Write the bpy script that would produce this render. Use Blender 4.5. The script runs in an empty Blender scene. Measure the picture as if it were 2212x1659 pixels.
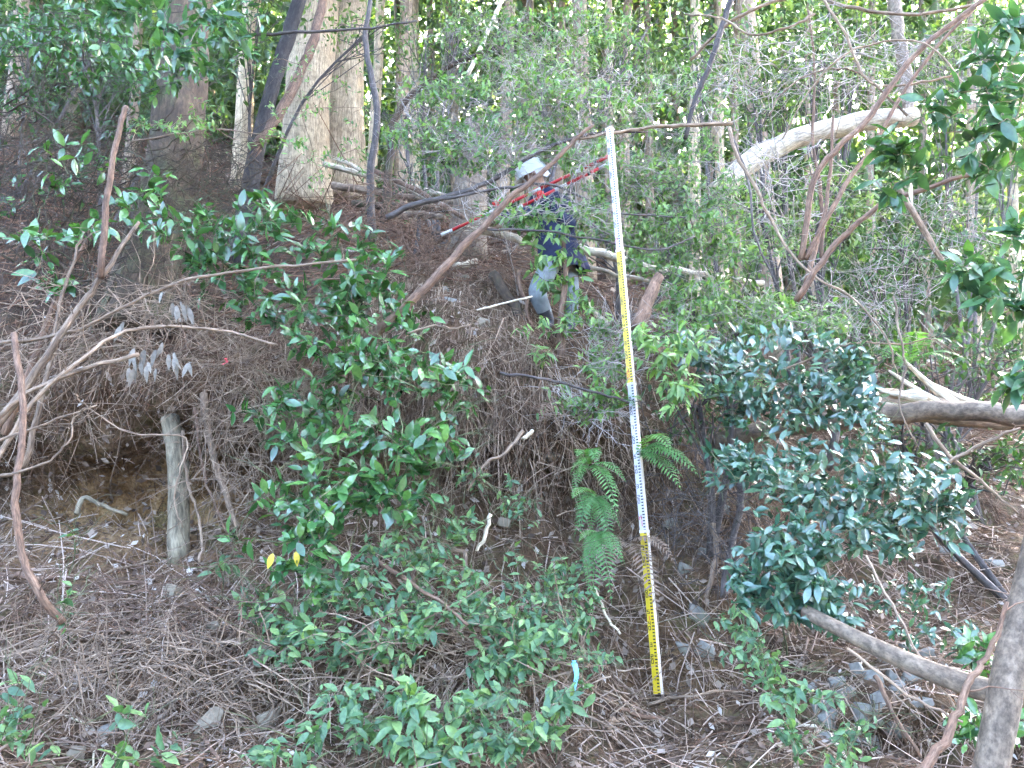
import bpy, math, random
import numpy as np
from mathutils import Vector, Matrix, noise, Quaternion
from mathutils.bvhtree import BVHTree

random.seed(7)
rng = np.random.default_rng(7)
R = math.radians
scene = bpy.context.scene
col = scene.collection

# ------------------------------------------------------------------ camera, sky, sun, exposure
CAM = Vector((0.0, 0.0, 1.6))
PITCH = R(15.0)
FPX = 1736.0                       # focal length in pixels of a 2212 x 1659 view
cam_d = bpy.data.cameras.new('camera')
cam_d.sensor_width = 36.0
cam_d.lens = 36.0 * FPX / 2212.0
cam_d.clip_start = 0.05
cam_d.clip_end = 500.0
cam = bpy.data.objects.new('camera', cam_d)
col.objects.link(cam)
cam.location = CAM
cam.rotation_euler = (R(90) + PITCH, 0, 0)
scene.camera = cam

SUN_EL, SUN_AZ = R(30.0), R(30.0)      # azimuth clockwise from +Y (away from the camera)
world = bpy.data.worlds.new('World')
scene.world = world
world.use_nodes = True
wn = world.node_tree
bg = wn.nodes['Background']
sky = wn.nodes.new('ShaderNodeTexSky')
sky.sky_type = 'NISHITA'
sky.sun_disc = False
sky.sun_elevation = SUN_EL
sky.sun_rotation = SUN_AZ
sky.dust_density = 5.0
sky.air_density = 0.55
sky.ozone_density = 0.6
wn.links.new(sky.outputs[0], bg.inputs[0])
bg.inputs[1].default_value = 0.15
sun_d = bpy.data.lights.new('sun', 'SUN')
sun_d.energy = 4.0
sun_d.angle = R(0.5)
sun_d.color = (1.0, 0.80, 0.55)
sun = bpy.data.objects.new('sun', sun_d)
col.objects.link(sun)
sd = Vector((math.sin(SUN_AZ) * math.cos(SUN_EL), math.cos(SUN_AZ) * math.cos(SUN_EL), math.sin(SUN_EL)))
sun.rotation_euler = sd.to_track_quat('Z', 'Y').to_euler()
vs = scene.view_settings
vs.view_transform = 'Standard'
vs.look = 'None'
vs.gamma = 1.0
vs.exposure = 5.0
vs.use_curve_mapping = False
scene.cycles.max_bounces = 4
scene.cycles.diffuse_bounces = 2
scene.cycles.glossy_bounces = 1
scene.cycles.transmission_bounces = 2
scene.cycles.caustics_reflective = False
scene.cycles.caustics_refractive = False
scene.cycles.use_denoising = True
scene.cycles.use_adaptive_sampling = True
scene.cycles.adaptive_threshold = 0.04

# ------------------------------------------------------------------ helpers
CP, SP = math.cos(PITCH), math.sin(PITCH)

def ray(px, py):
    a = (px - 1106.0) / FPX
    b = (829.5 - py) / FPX
    return Vector((a, CP - SP * b, SP + CP * b))

def W(px, py, y):
    """world point seen in the view direction (px, py) at y metres in front of the camera"""
    d = ray(px, py)
    return CAM + d * (y / d.y)

def px2m(y):
    return y / CP / FPX

def rnd(a, b):
    return random.uniform(a, b)

def rvec(s=1.0):
    return Vector((random.gauss(0, s), random.gauss(0, s), random.gauss(0, s)))

def mesh_np(name, V, F, mat, attrs=None, smooth=True):
    V = np.asarray(V, dtype=np.float32).reshape(-1, 3)
    F = np.asarray(F, dtype=np.int32)
    k = F.shape[1]
    m = bpy.data.meshes.new(name)
    m.vertices.add(len(V)); m.vertices.foreach_set('co', V.ravel())
    m.loops.add(F.size); m.loops.foreach_set('vertex_index', F.ravel())
    m.polygons.add(len(F))
    m.polygons.foreach_set('loop_start', np.arange(0, F.size, k, dtype=np.int32))
    m.polygons.foreach_set('loop_total', np.full(len(F), k, dtype=np.int32))
    m.polygons.foreach_set('use_smooth', np.full(len(F), smooth, dtype=bool))
    if attrs:
        for an, (ty, data) in attrs.items():
            at = m.attributes.new(an, ty, 'POINT')
            at.data.foreach_set('vector' if ty == 'FLOAT_VECTOR' else 'value', np.asarray(data, dtype=np.float32).ravel())
    m.update(calc_edges=True)
    m.validate()
    if mat: m.materials.append(mat)
    return m

def link(name, data, parent=None, loc=(0, 0, 0)):
    o = bpy.data.objects.new(name, data)
    col.objects.link(o)
    o.location = loc
    if parent: o.parent = parent
    return o

def tag(o, label=None, cat=None, group=None, kind=None):
    if label: o['label'] = label
    if cat: o['category'] = cat
    if group: o['group'] = group
    if kind: o['kind'] = kind
    return o

def thing(name, label, cat, loc, group=None):
    o = link(name, None, None, loc)
    o.empty_display_size = 0.05
    return tag(o, label, cat, group)

class MB:
    """collects pieces of geometry into one mesh (quads stored with a repeated corner when triangular)"""
    def __init__(s): s.V = []; s.F3 = []; s.F4 = []; s.bc = []; s.t = []; s.n = 0
    def add(s, V, F, bc=None, tint=0.5):
        b = s.n
        V = [tuple(v) for v in V]
        s.V += V; s.n += len(V)
        for f in F:
            if len(f) == 4: s.F3 += [(f[0]+b, f[1]+b, f[2]+b), (f[0]+b, f[2]+b, f[3]+b)]
            else: s.F3.append((f[0]+b, f[1]+b, f[2]+b))
        s.bc += bc if bc else [(v[0], v[1], v[2]) for v in V]
        s.t += [tint] * len(V)
    def build(s, name, mat, parent=None, origin=(0, 0, 0), loc=None, smooth=True):
        V = np.array(s.V, dtype=np.float32) - np.array(tuple(origin), dtype=np.float32)
        m = mesh_np(name, V, s.F3, mat, {'bc': ('FLOAT_VECTOR', s.bc), 'tint': ('FLOAT', s.t)}, smooth)
        return link(name, m, parent, loc if loc is not None else ((0, 0, 0) if parent else origin))

def catmull(pts, sub):
    P = [Vector(p) for p in pts]
    if len(P) == 2: 
        return [P[0].lerp(P[1], i / sub) for i in range(sub + 1)]
    out = []
    Q = [P[0] * 2 - P[1]] + P + [P[-1] * 2 - P[-2]]
    for i in range(1, len(Q) - 2):
        p0, p1, p2, p3 = Q[i-1:i+3]
        for k in range(sub):
            t = k / sub
            out.append(0.5 * ((2*p1) + (p2-p0)*t + (2*p0-5*p1+4*p2-p3)*t*t + (3*p1-p0-3*p2+p3)*t*t*t))
    out.append(P[-1])
    return out

def tube(mb, pts, r0, r1, sides=6, sub=4, rough=0.08, jit=0.0, ridge=0.0, cap=True, flare=0.0, tint=None):
    C = catmull(pts, sub)
    n = len(C)
    if jit:
        for i in range(1, n - 1): C[i] = C[i] + rvec(jit)
    ln = [0.0]
    for i in range(1, n): ln.append(ln[-1] + (C[i] - C[i-1]).length)
    L = max(ln[-1], 1e-4)
    ref = Vector((0, 0, 1))
    T0 = (C[1] - C[0]).normalized()
    if abs(T0.z) > 0.9: ref = Vector((1, 0, 0))
    V = []; bc = []
    ph = rnd(0, 99)
    for i in range(n):
        T = (C[min(i+1, n-1)] - C[max(i-1, 0)]).normalized()
        A = (ref - T * ref.dot(T)).normalized(); B = T.cross(A); ref = A
        f = ln[i] / L
        r = r0 + (r1 - r0) * f
        if flare: r *= 1 + flare * math.exp(-ln[i] / (r0 * 2.0))
        for k in range(sides):
            a = 2 * math.pi * k / sides
            rr = r * (1 + rough * noise.noise((math.cos(a) * 1.3 + ph, math.sin(a) * 1.3, ln[i] / r0 * 0.25)))
            if ridge: rr *= 1 + ridge * noise.noise((math.cos(a) * 5 + ph, math.sin(a) * 5, ln[i] * 0.6))
            V.append(C[i] + A * (math.cos(a) * rr) + B * (math.sin(a) * rr))
            bc.append((math.cos(a) * r + ph, math.sin(a) * r + ph * .37, ln[i]))
    F = []
    for i in range(n - 1):
        for k in range(sides):
            F.append((i*sides+k, i*sides+(k+1) % sides, (i+1)*sides+(k+1) % sides, (i+1)*sides+k))
    if cap:
        for e, i0 in ((0, 0), (1, (n-1)*sides)):
            V.append(C[0] if e == 0 else C[-1]); bc.append(bc[i0]); c = len(V) - 1
            for k in range(sides):
                F.append((c, i0+(k+1) % sides, i0+k) if e == 0 else (c, i0+k, i0+(k+1) % sides))
    mb.add(V, F, bc, rnd(0, 1) if tint is None else tint)
    return C

# ------------------------------------------------------------------ materials
def newmat(name):
    m = bpy.data.materials.new(name); m.use_nodes = True
    nt = m.node_tree; nt.nodes.clear()
    out = nt.nodes.new('ShaderNodeOutputMaterial')
    b = nt.nodes.new('ShaderNodeBsdfPrincipled')
    nt.links.new(b.outputs[0], out.inputs[0])
    return m, nt, b, out

def ramp(nt, fac, stops):
    r = nt.nodes.new('ShaderNodeValToRGB')
    e = r.color_ramp.elements
    while len(e) < len(stops): e.new(0.5)
    for el, (p, c) in zip(e, stops): el.position = p; el.color = (*c, 1)
    nt.links.new(fac, r.inputs[0])
    return r.outputs[0]

def nz(nt, vec, scale, detail=4, rough=0.55):
    n = nt.nodes.new('ShaderNodeTexNoise')
    n.inputs['Scale'].default_value = scale; n.inputs['Detail'].default_value = detail; n.inputs['Roughness'].default_value = rough
    if vec: nt.links.new(vec, n.inputs['Vector'])
    return n.outputs['Fac']

def mixc(nt, fac, a, b, mode='MIX'):
    m = nt.nodes.new('ShaderNodeMix'); m.data_type = 'RGBA'; m.blend_type = mode
    for s, v in ((0, fac), (6, a), (7, b)):
        if isinstance(v, (int, float)): m.inputs[s].default_value = v
        elif isinstance(v, tuple): m.inputs[s].default_value = (*v, 1)
        else: nt.links.new(v, m.inputs[s])
    return m.outputs[2]

def bump(nt, h, b, strength=0.5, dist=0.01):
    n = nt.nodes.new('ShaderNodeBump'); n.inputs['Strength'].default_value = strength; n.inputs['Distance'].default_value = dist
    nt.links.new(h, n.inputs['Height']); nt.links.new(n.outputs[0], b.inputs['Normal'])

def attr(nt, name, out='Vector'):
    a = nt.nodes.new('ShaderNodeAttribute'); a.attribute_name = name
    return a.outputs[out]

def bark_mat(name, dark, mid, light, streak=6.0, rough=0.85, scale=22.0, bstr=0.6, moss=None):
    m, nt, b, out = newmat(name)
    v = attr(nt, 'bc')
    mp = nt.nodes.new('ShaderNodeMapping'); mp.inputs['Scale'].default_value = (1, 1, 1.0 / streak)
    nt.links.new(v, mp.inputs['Vector'])
    n1 = nz(nt, mp.outputs[0], scale, 6, 0.65)
    n2 = nz(nt, v, 3.0, 3)
    c = ramp(nt, n1, [(0.28, dark), (0.5, mid), (0.72, light)])
    c = mixc(nt, 0.35, c, ramp(nt, n2, [(0.3, dark), (0.7, light)]))
    if moss:
        mk = ramp(nt, nz(nt, v, 5.0, 4), [(0.5, (0, 0, 0)), (0.68, (1, 1, 1))])
        c = mixc(nt, mk, c, moss)
    fine = nz(nt, mp.outputs[0], scale*4.0, 3, 0.7)
    c = mixc(nt, 0.75, c, ramp(nt, fine, [(0.32, (0.35, 0.34, 0.33)), (0.68, (1.5, 1.5, 1.5))]), 'MULTIPLY')
    blot = nz(nt, v, 11.0, 4, 0.6)
    c = mixc(nt, 0.6, c, ramp(nt, blot, [(0.35, (0.5, 0.5, 0.5)), (0.65, (1.25, 1.25, 1.25))]), 'MULTIPLY')
    oi = nt.nodes.new('ShaderNodeObjectInfo')
    hs = nt.nodes.new('ShaderNodeHueSaturation')
    mr = nt.nodes.new('ShaderNodeMapRange'); mr.inputs['To Min'].default_value = 0.75; mr.inputs['To Max'].default_value = 1.25
    nt.links.new(oi.outputs['Random'], mr.inputs[0]); nt.links.new(mr.outputs[0], hs.inputs['Value'])
    nt.links.new(c, hs.inputs['Color'])
    nt.links.new(hs.outputs[0], b.inputs['Base Color'])
    b.inputs['Roughness'].default_value = rough
    bump(nt, n1, b, min(1.0, bstr*1.6), 0.02)
    return m

def leaf_mat(name, cols, rough=0.32, trans=0.22, tcol=None, joined=False, spec=0.5):
    m, nt, b, out = newmat(name)
    if joined: f = attr(nt, 'tint', 'Fac')
    else: f = nt.nodes.new('ShaderNodeObjectInfo').outputs['Random']
    n = len(cols)
    c = ramp(nt, f, [(i / max(1, n - 1), cc) for i, cc in enumerate(cols)])
    tc = nt.nodes.new('ShaderNodeTexCoord')
    nn = nz(nt, tc.outputs['Object'], 9.0 if joined else 5.0, 1)
    c = mixc(nt, 0.5, c, ramp(nt, nn, [(0.3, (0.55, 0.6, 0.55)), (0.7, (1.25, 1.25, 1.15))]), 'MULTIPLY')
    nt.links.new(c, b.inputs['Base Color'])
    b.inputs['Roughness'].default_value = rough
    b.inputs['Specular IOR Level'].default_value = spec
    if trans:
        tr = nt.nodes.new('ShaderNodeBsdfTranslucent')
        tcx = mixc(nt, 1.0, c, tcol or (1.5, 1.7, 0.5), 'MULTIPLY')
        nt.links.new(tcx, tr.inputs['Color'])
        ms = nt.nodes.new('ShaderNodeMixShader'); ms.inputs[0].default_value = trans
        nt.links.new(b.outputs[0], ms.inputs[1]); nt.links.new(tr.outputs[0], ms.inputs[2])
        nt.links.new(ms.outputs[0], out.inputs[0])
    return m

def tint_mat(name, stops, rough=0.9):
    m, nt, b, out = newmat(name)
    c = ramp(nt, attr(nt, 'tint', 'Fac'), stops)
    nt.links.new(c, b.inputs['Base Color']); b.inputs['Roughness'].default_value = rough
    b.inputs['Specular IOR Level'].default_value = 0.25
    return m

def plain(name, c, rough=0.6, var=0.25, scale=30.0, metal=0.0, spec=0.5):
    m, nt, b, out = newmat(name)
    tc = nt.nodes.new('ShaderNodeTexCoord')
    n = nz(nt, tc.outputs['Object'], scale, 5)
    lo = tuple(x * (1 - var) for x in c); hi = tuple(min(1, x * (1 + var)) for x in c)
    nt.links.new(ramp(nt, n, [(0.3, lo), (0.7, hi)]), b.inputs['Base Color'])
    b.inputs['Roughness'].default_value = rough; b.inputs['Metallic'].default_value = metal
    b.inputs['Specular IOR Level'].default_value = spec
    bump(nt, n, b, 0.15, 0.004)
    return m

# soil of the bank
def soil_mat():
    m, nt, b, out = newmat('soil')
    tc = nt.nodes.new('ShaderNodeTexCoord'); v = tc.outputs['Object']
    n1 = nz(nt, v, 1.3, 3); n2 = nz(nt, v, 9.0, 4, 0.65); n3 = nz(nt, v, 45.0, 3, 0.7)
    c = ramp(nt, n2, [(0.25, (0.032, 0.020, 0.012)), (0.5, (0.095, 0.062, 0.038)), (0.75, (0.18, 0.125, 0.08))])
    c = mixc(nt, ramp(nt, n1, [(0.42, (0, 0, 0)), (0.68, (0.8, 0.8, 0.8))]), c, (0.15, 0.095, 0.052))
    # ochre subsoil laid bare in the cut hollow, moss on the face
    oc = attr(nt, 'ochre', 'Fac')
    c = mixc(nt, oc, c, ramp(nt, n2, [(0.25, (0.09, 0.055, 0.024)), (0.5, (0.25, 0.155, 0.07)), (0.8, (0.38, 0.27, 0.15))]))
    ms = nt.nodes.new('ShaderNodeMath'); ms.operation = 'MULTIPLY'
    nt.links.new(ramp(nt, nz(nt, v, 3.7, 5, 0.7), [(0.52, (0, 0, 0)), (0.66, (1, 1, 1))]), ms.inputs[0]); ms.inputs[1].default_value = 0.55
    c = mixc(nt, ms.outputs[0], c, (0.085, 0.10, 0.035))
    c = mixc(nt, attr(nt, 'humus_shade', 'Fac'), c, ramp(nt, n2, [(0.25, (0.016, 0.010, 0.007)), (0.5, (0.050, 0.030, 0.019)), (0.8, (0.10, 0.065, 0.042))]))  # leaf mould brown, with shade on the upper slope darkened into the colour
    c = mixc(nt, 0.6, c, ramp(nt, n3, [(0.3, (0.35, 0.35, 0.35)), (0.7, (1.6, 1.55, 1.5))]), 'MULTIPLY')
    nt.links.new(c, b.inputs['Base Color']); b.inputs['Roughness'].default_value = 0.95
    b.inputs['Specular IOR Level'].default_value = 0.2
    ad = nt.nodes.new('ShaderNodeMath'); ad.operation = 'ADD'
    nt.links.new(n2, ad.inputs[0]); nt.links.new(n3, ad.inputs[1])
    bump(nt, ad.outputs[0], b, 1.0, 0.03)
    return m

M = {}
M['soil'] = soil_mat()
M['cedar'] = bark_mat('cedar_bark', (0.10, 0.068, 0.042), (0.33, 0.235, 0.145), (0.52, 0.40, 0.27), 14, 0.9, 26)
M['cedar_pale'] = bark_mat('pale_cedar_bark', (0.17, 0.12, 0.065), (0.44, 0.335, 0.20), (0.62, 0.50, 0.33), 18, 0.9, 30, 0.5)
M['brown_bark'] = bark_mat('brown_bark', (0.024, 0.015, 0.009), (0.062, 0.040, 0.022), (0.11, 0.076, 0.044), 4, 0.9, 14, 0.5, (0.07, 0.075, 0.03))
M['black_bark'] = bark_mat('black_bark', (0.012, 0.011, 0.011), (0.028, 0.024, 0.022), (0.06, 0.052, 0.046), 5, 0.9, 18)
M['smooth_bark'] = bark_mat('smooth_bark', (0.085, 0.060, 0.038), (0.17, 0.128, 0.085), (0.26, 0.205, 0.145), 1.5, 0.8, 9, 0.25)
M['stump'] = bark_mat('stump_wood', (0.09, 0.075, 0.045), (0.22, 0.185, 0.115), (0.32, 0.28, 0.19), 5, 0.85, 10, 0.4)
M['pale_wood'] = bark_mat('bare_pale_wood', (0.36, 0.28, 0.18), (0.58, 0.49, 0.34), (0.72, 0.66, 0.52), 10, 0.75, 18, 0.4)
M['dead_wood'] = bark_mat('dead_grey_wood', (0.10, 0.066, 0.040), (0.24, 0.168, 0.108), (0.41, 0.31, 0.215), 8, 0.85, 30, 0.4)
M['red_twig'] = bark_mat('red_brown_twig', (0.080, 0.045, 0.027), (0.165, 0.094, 0.056), (0.26, 0.17, 0.11), 6, 0.85, 30, 0.3)
M['dark_twig'] = bark_mat('dark_twig', (0.03, 0.024, 0.022), (0.075, 0.062, 0.054), (0.15, 0.13, 0.115), 6, 0.8, 30, 0.3)
M['pale_twig'] = bark_mat('pale_twig', (0.16, 0.135, 0.115), (0.33, 0.29, 0.25), (0.48, 0.44, 0.40), 6, 0.8, 30, 0.2)
M['green_twig'] = bark_mat('green_twig', (0.05, 0.07, 0.02), (0.10, 0.12, 0.045), (0.18, 0.18, 0.09), 6, 0.7, 20, 0.2)

# ------------------------------------------------------------------ terrain: hillside with a cut bank
ST = [  # u, then (y, z) from behind the camera up the bank to the far slope
 (-12.0, [(-12,-.6),(0,.0),(4.2,.85),(5.0,1.5),(5.5,1.95),(6.0,2.4),(6.0,2.9),(6.3,3.5),(7.5,4.7),(10,6.7),(16,11.4),(32,24),(70,48)]),
 (-3.6,  [(-12,-.6),(0,.0),(4.2,.82),(5.0,1.5),(5.55,1.90),(6.2,2.25),(5.70,2.95),(6.1,3.5),(7.5,4.75),(10,6.8),(16,11.5),(32,24),(70,48)]),
 (-2.6,  [(-12,-.6),(0,.0),(4.2,.82),(5.0,1.5),(5.6,1.90),(6.4,2.25),(5.72,3.05),(6.05,3.45),(7.5,4.65),(10,6.6),(16,11.0),(32,22.5),(70,46)]),
 (-1.9,  [(-12,-.6),(0,.0),(4.2,.8),(4.95,1.45),(5.5,1.92),(6.2,2.4),(5.62,3.1),(6.05,3.6),(7.5,4.65),(10,6.5),(16,10.6),(32,21),(70,44)]),
 (-1.1,  [(-12,-.6),(0,.0),(4.2,.78),(4.9,1.38),(5.4,1.85),(5.95,2.5),(5.66,3.15),(6.2,4.0),(7.6,4.8),(10,6.2),(16,9.9),(32,19),(70,42)]),
 (-0.3,  [(-12,-.6),(0,.0),(4.3,.76),(4.9,1.30),(5.4,1.70),(6.05,2.45),(5.62,3.15),(6.45,4.3),(8,5.1),(11,6.7),(18,10.3),(32,17.6),(70,43)]),
 (0.35,  [(-12,-.6),(0,.0),(4.3,.74),(4.95,1.12),(5.45,1.48),(6.08,2.3),(5.70,2.95),(6.32,3.75),(8,4.8),(11,6.4),(18,9.9),(32,17.2),(70,43)]),
 (0.9,   [(-12,-.6),(0,.0),(4.4,.72),(5.2,.99),(5.55,1.2),(6.1,2.1),(5.92,2.78),(6.5,3.6),(8,4.5),(11,5.9),(18,9.2),(32,16.2),(70,43)]),
 (1.7,   [(-12,-.6),(0,.0),(4.5,.72),(5.2,.95),(5.7,1.30),(6.1,2.1),(6.5,2.75),(7.1,3.2),(8.5,3.9),(12,5.5),(18,7.8),(32,15.0),(70,43)]),
 (2.1,   [(-12,-.6),(0,.0),(4.45,.70),(4.72,1.05),(5.7,1.36),(6.5,2.1),(7.1,2.72),(7.9,3.25),(9.3,4.0),(12.5,5.45),(18.5,7.6),(32,14.6),(70,42.5)]),
 (2.6,   [(-12,-.6),(0,.0),(4.45,.70),(4.8,1.10),(6.0,1.46),(6.9,2.1),(7.7,2.7),(8.7,3.3),(10.2,4.1),(13,5.4),(19,7.4),(32,14.2),(70,42)]),
 (4.0,   [(-12,-.6),(0,.0),(4.5,.8),(5.5,1.1),(6.5,1.6),(7.5,2.25),(8.7,3.0),(9.7,3.5),(11.5,4.4),(14.5,5.7),(20,7.4),(32,14),(70,42)]),
 (12.0,  [(-12,-.6),(0,.0),(4.5,.8),(5.5,1.1),(6.5,1.6),(7.5,2.25),(8.7,3.0),(9.7,3.5),(11.5,4.4),(14.5,5.7),(20,7.4),(32,14),(70,42)]),
]
us = np.array([s[0] for s in ST])
prof = np.array([s[1] for s in ST])            # (S, K, 2)
U = np.concatenate([np.linspace(-12, -5, 30)[:-1], np.linspace(-5, 5, 330), np.linspace(5, 12, 30)[1:]])
K = prof.shape[1]
subs = [4, 20, 26, 26, 34, 30, 26, 26, 30, 26, 20, 12]
def hermite(tk, xk, t):
    d = np.gradient(xk, tk, axis=0)
    i = np.clip(np.searchsorted(tk, t, side='right') - 1, 0, len(tk) - 2)
    h = (tk[i+1] - tk[i]); s = (t - tk[i]) / h
    sh = (...,) + (None,) * (xk.ndim - 1)
    s = s[sh]; h = h[sh]
    return ((2*s**3-3*s**2+1)*xk[i] + (s**3-2*s**2+s)*h*d[i] + (-2*s**3+3*s**2)*xk[i+1] + (s**3-s**2)*h*d[i+1])
PU = hermite(us, prof, U)                       # (nu, K, 2)
tv = np.concatenate([np.linspace(k, k+1, n, endpoint=False) for k, n in enumerate(subs)] + [[K-1]])
PV = hermite(np.arange(K, dtype=float), np.transpose(PU, (1, 0, 2)), tv)   # (nv, nu, 2)
nv, nu = PV.shape[:2]
GY = PV[..., 0]; GZ = PV[..., 1]
GX = U[None, :] * np.maximum(1.0, GY / 6.0)
P0 = np.stack([GX, GY, GZ], -1)
def grid_normals(P):
    dv = np.gradient(P, axis=0); du = np.gradient(P, axis=1)
    n = np.cross(du, dv); n /= np.linalg.norm(n, axis=-1, keepdims=True) + 1e-9
    return n
N0 = grid_normals(P0)
disp = np.zeros((nv, nu))
for i in range(nv):
    amp = 0.35 if tv[i] < 1.2 else 1.0
    far = max(1.0, float(GY[i].mean()) / 7.0)
    for j in range(nu):
        p = P0[i, j] / far
        d = 0.15 * noise.noise((p[0]*0.9, p[1]*0.9, p[2]*0.9)) + 0.115 * noise.noise((p[0]*2.7+7, p[1]*2.7, p[2]*2.7)) \
            + 0.055 * noise.noise((p[0]*7, p[1]*7+3, p[2]*7)) + 0.020 * noise.noise((p[0]*17, p[1]*17, p[2]*17+5))
        disp[i, j] = d * amp * far
P1 = P0 + N0 * disp[..., None]
N1 = grid_normals(P1)
ii, jj = np.meshgrid(np.arange(nv-1), np.arange(nu-1), indexing='ij')
q = (ii*nu + jj).ravel()
TF = np.stack([q, q+1, q+nu+1, q+nu], -1)
uu = np.broadcast_to(U[None, :], (nv, nu)); vv = np.broadcast_to(tv[:, None], (nv, nu))
och = np.exp(-((uu + 2.75) / 0.85)**2) * np.exp(-((vv - 4.75) / 0.75)**2)
och = np.clip(och * 1.5, 0, 1)
och = np.maximum(och, 0.5 * np.exp(-((uu - 1.15) / 0.45)**2) * np.exp(-((vv - 3.9) / 0.8)**2))
terr = link('ground', mesh_np('ground', P1.reshape(-1, 3), TF, M['soil'], {'ochre': ('FLOAT', och.ravel()), 'humus_shade': ('FLOAT', (np.clip((vv - 6.8)/.8, 0, 1)*.9).ravel())}))  # dark mask above the crest: leaf mould plus painted shade
tag(terr, 'brown earth hillside with a steep cut bank', kind='structure')
BVH = BVHTree.FromPolygons([tuple(p) for p in P1.reshape(-1, 3)], [tuple(int(x) for x in f) for f in TF])

def G(px, py, up=0.0):
    """where the line of sight meets the hillside"""
    h = BVH.ray_cast(CAM, ray(px, py).normalized())
    if h[0] is None: return W(px, py, 30)
    return h[0] + Vector((0, 0, up))

def drop(p):
    h = BVH.ray_cast(Vector((p.x, p.y, p.z + 3.0)), Vector((0, 0, -1)))
    return h[0] if h[0] is not None else p

def terr_sample(n, v0, v1, u0=-5.0, u1=5.0, area=True):
    """random points and normals on the hillside between profile rows v0..v1"""
    r0, r1 = np.searchsorted(tv, [v0, v1]); c0, c1 = np.searchsorted(U, [u0, u1])
    r1 = min(r1, nv - 2); c1 = min(c1, nu - 2)
    A = P1[r0:r1, c0:c1]; 
    e1 = P1[r0+1:r1+1, c0:c1] - A; e2 = P1[r0:r1, c0+1:c1+1] - A
    w = np.linalg.norm(np.cross(e1, e2), axis=-1).ravel()
    k = rng.choice(len(w), n, p=w / w.sum())
    a, b = rng.random((n, 1)), rng.random((n, 1))
    p = A.reshape(-1, 3)[k] + e1.reshape(-1, 3)[k]*a + e2.reshape(-1, 3)[k]*b
    nn = N1[r0:r1, c0:c1].reshape(-1, 3)[k]
    return p, nn
# ------------------------------------------------------------------ leaf litter, hanging roots
def strands(name, P, D, Cv, L, r, tint, mat, kind='stuff', parent=None, label=None):
    n = len(P)
    S = np.array([0, .34, .68, 1.0])
    C = P[:, None] + D[:, None]*(L[:, None]*S)[..., None] + Cv[:, None]*(L[:, None]*S**2)[..., None]
    T = D + Cv
    ref = rng.normal(size=(n, 3)); A = np.cross(T, ref); A /= np.linalg.norm(A, axis=1, keepdims=True) + 1e-9
    B = np.cross(T, A); B /= np.linalg.norm(B, axis=1, keepdims=True) + 1e-9
    rr = r[:, None] * np.array([1.0, .9, .7, .35])
    ang = np.array([0, 2.094, 4.189])
    V = C[:, :, None] + rr[..., None, None]*(np.cos(ang)[None, None, :, None]*A[:, None, None] + np.sin(ang)[None, None, :, None]*B[:, None, None])
    base = np.arange(n)*12
    f = []
    for i in range(3):
        for k in range(3):
            f.append([i*3+k, i*3+(k+1) % 3, (i+1)*3+(k+1) % 3, (i+1)*3+k])
    F = (base[:, None, None] + np.array(f)[None]).reshape(-1, 4)
    m = mesh_np(name, V.reshape(-1, 3), F, mat, {'tint': ('FLOAT', np.repeat(tint, 12))})
    o = link(name, m, parent)
    return tag(o, label, None, None, kind)

def tangent(N, down=0.6, spread=1.0):
    n = len(N)
    d = rng.normal(size=(n, 3))*spread + np.array([0, -0.35, -1.0])*down
    d -= N*(d*N).sum(1, keepdims=True)
    return d/(np.linalg.norm(d, axis=1, keepdims=True)+1e-9)

M['litter'] = tint_mat('dead_twig_litter', [(0, (0.055, 0.033, 0.019)), (0.35, (0.14, 0.088, 0.053)), (0.7, (0.245, 0.168, 0.108)), (1, (0.46, 0.36, 0.26))])
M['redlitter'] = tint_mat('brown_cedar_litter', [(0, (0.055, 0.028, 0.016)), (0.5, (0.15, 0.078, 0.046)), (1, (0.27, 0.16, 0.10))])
M['chips'] = tint_mat('dead_leaf_litter', [(0, (0.07, 0.048, 0.034)), (0.45, (0.175, 0.125, 0.09)), (0.8, (0.31, 0.25, 0.19)), (1, (0.50, 0.46, 0.40))])

def litter(name, n, v0, v1, u0, u1, lmin, lmax, rmin, rmax, mat, down=0.5, lift=0.4, label=''):
    P, N = terr_sample(n, v0, v1, u0, u1)
    hol = np.exp(-((P[:, 0] + 2.75)/.75)**4)*np.exp(-((P[:, 2] - 2.35)/.50)**4)      # the bare hollow stays clear
    face = np.exp(-((P[:, 0] - .45)/1.25)**4)*np.exp(-((P[:, 2] - 2.6)/.95)**4)*(P[:, 1] > 5.25)      # steep earth face: little litter holds
    kp = rng.random(n) > np.maximum(hol*.93, face*.65); P, N = P[kp], N[kp]; n = len(P)
    far = np.clip(P[:, 1]/6.5, 1, 4)
    D = tangent(N, down) + N*rng.uniform(-.05, lift, (n, 1))
    Cv = rng.normal(size=(n, 3))*.25 + np.array([0, 0, -.35])
    L = rng.uniform(lmin, lmax, n)*rng.uniform(.5, 1, n)*far; r = rng.uniform(rmin, rmax, n)*far
    P = P + N*rng.uniform(0, .03, (n, 1)) - D*L[:, None]*.3
    return strands(name, P, D, Cv, L, r, rng.random(n), mat, label=label)

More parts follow.
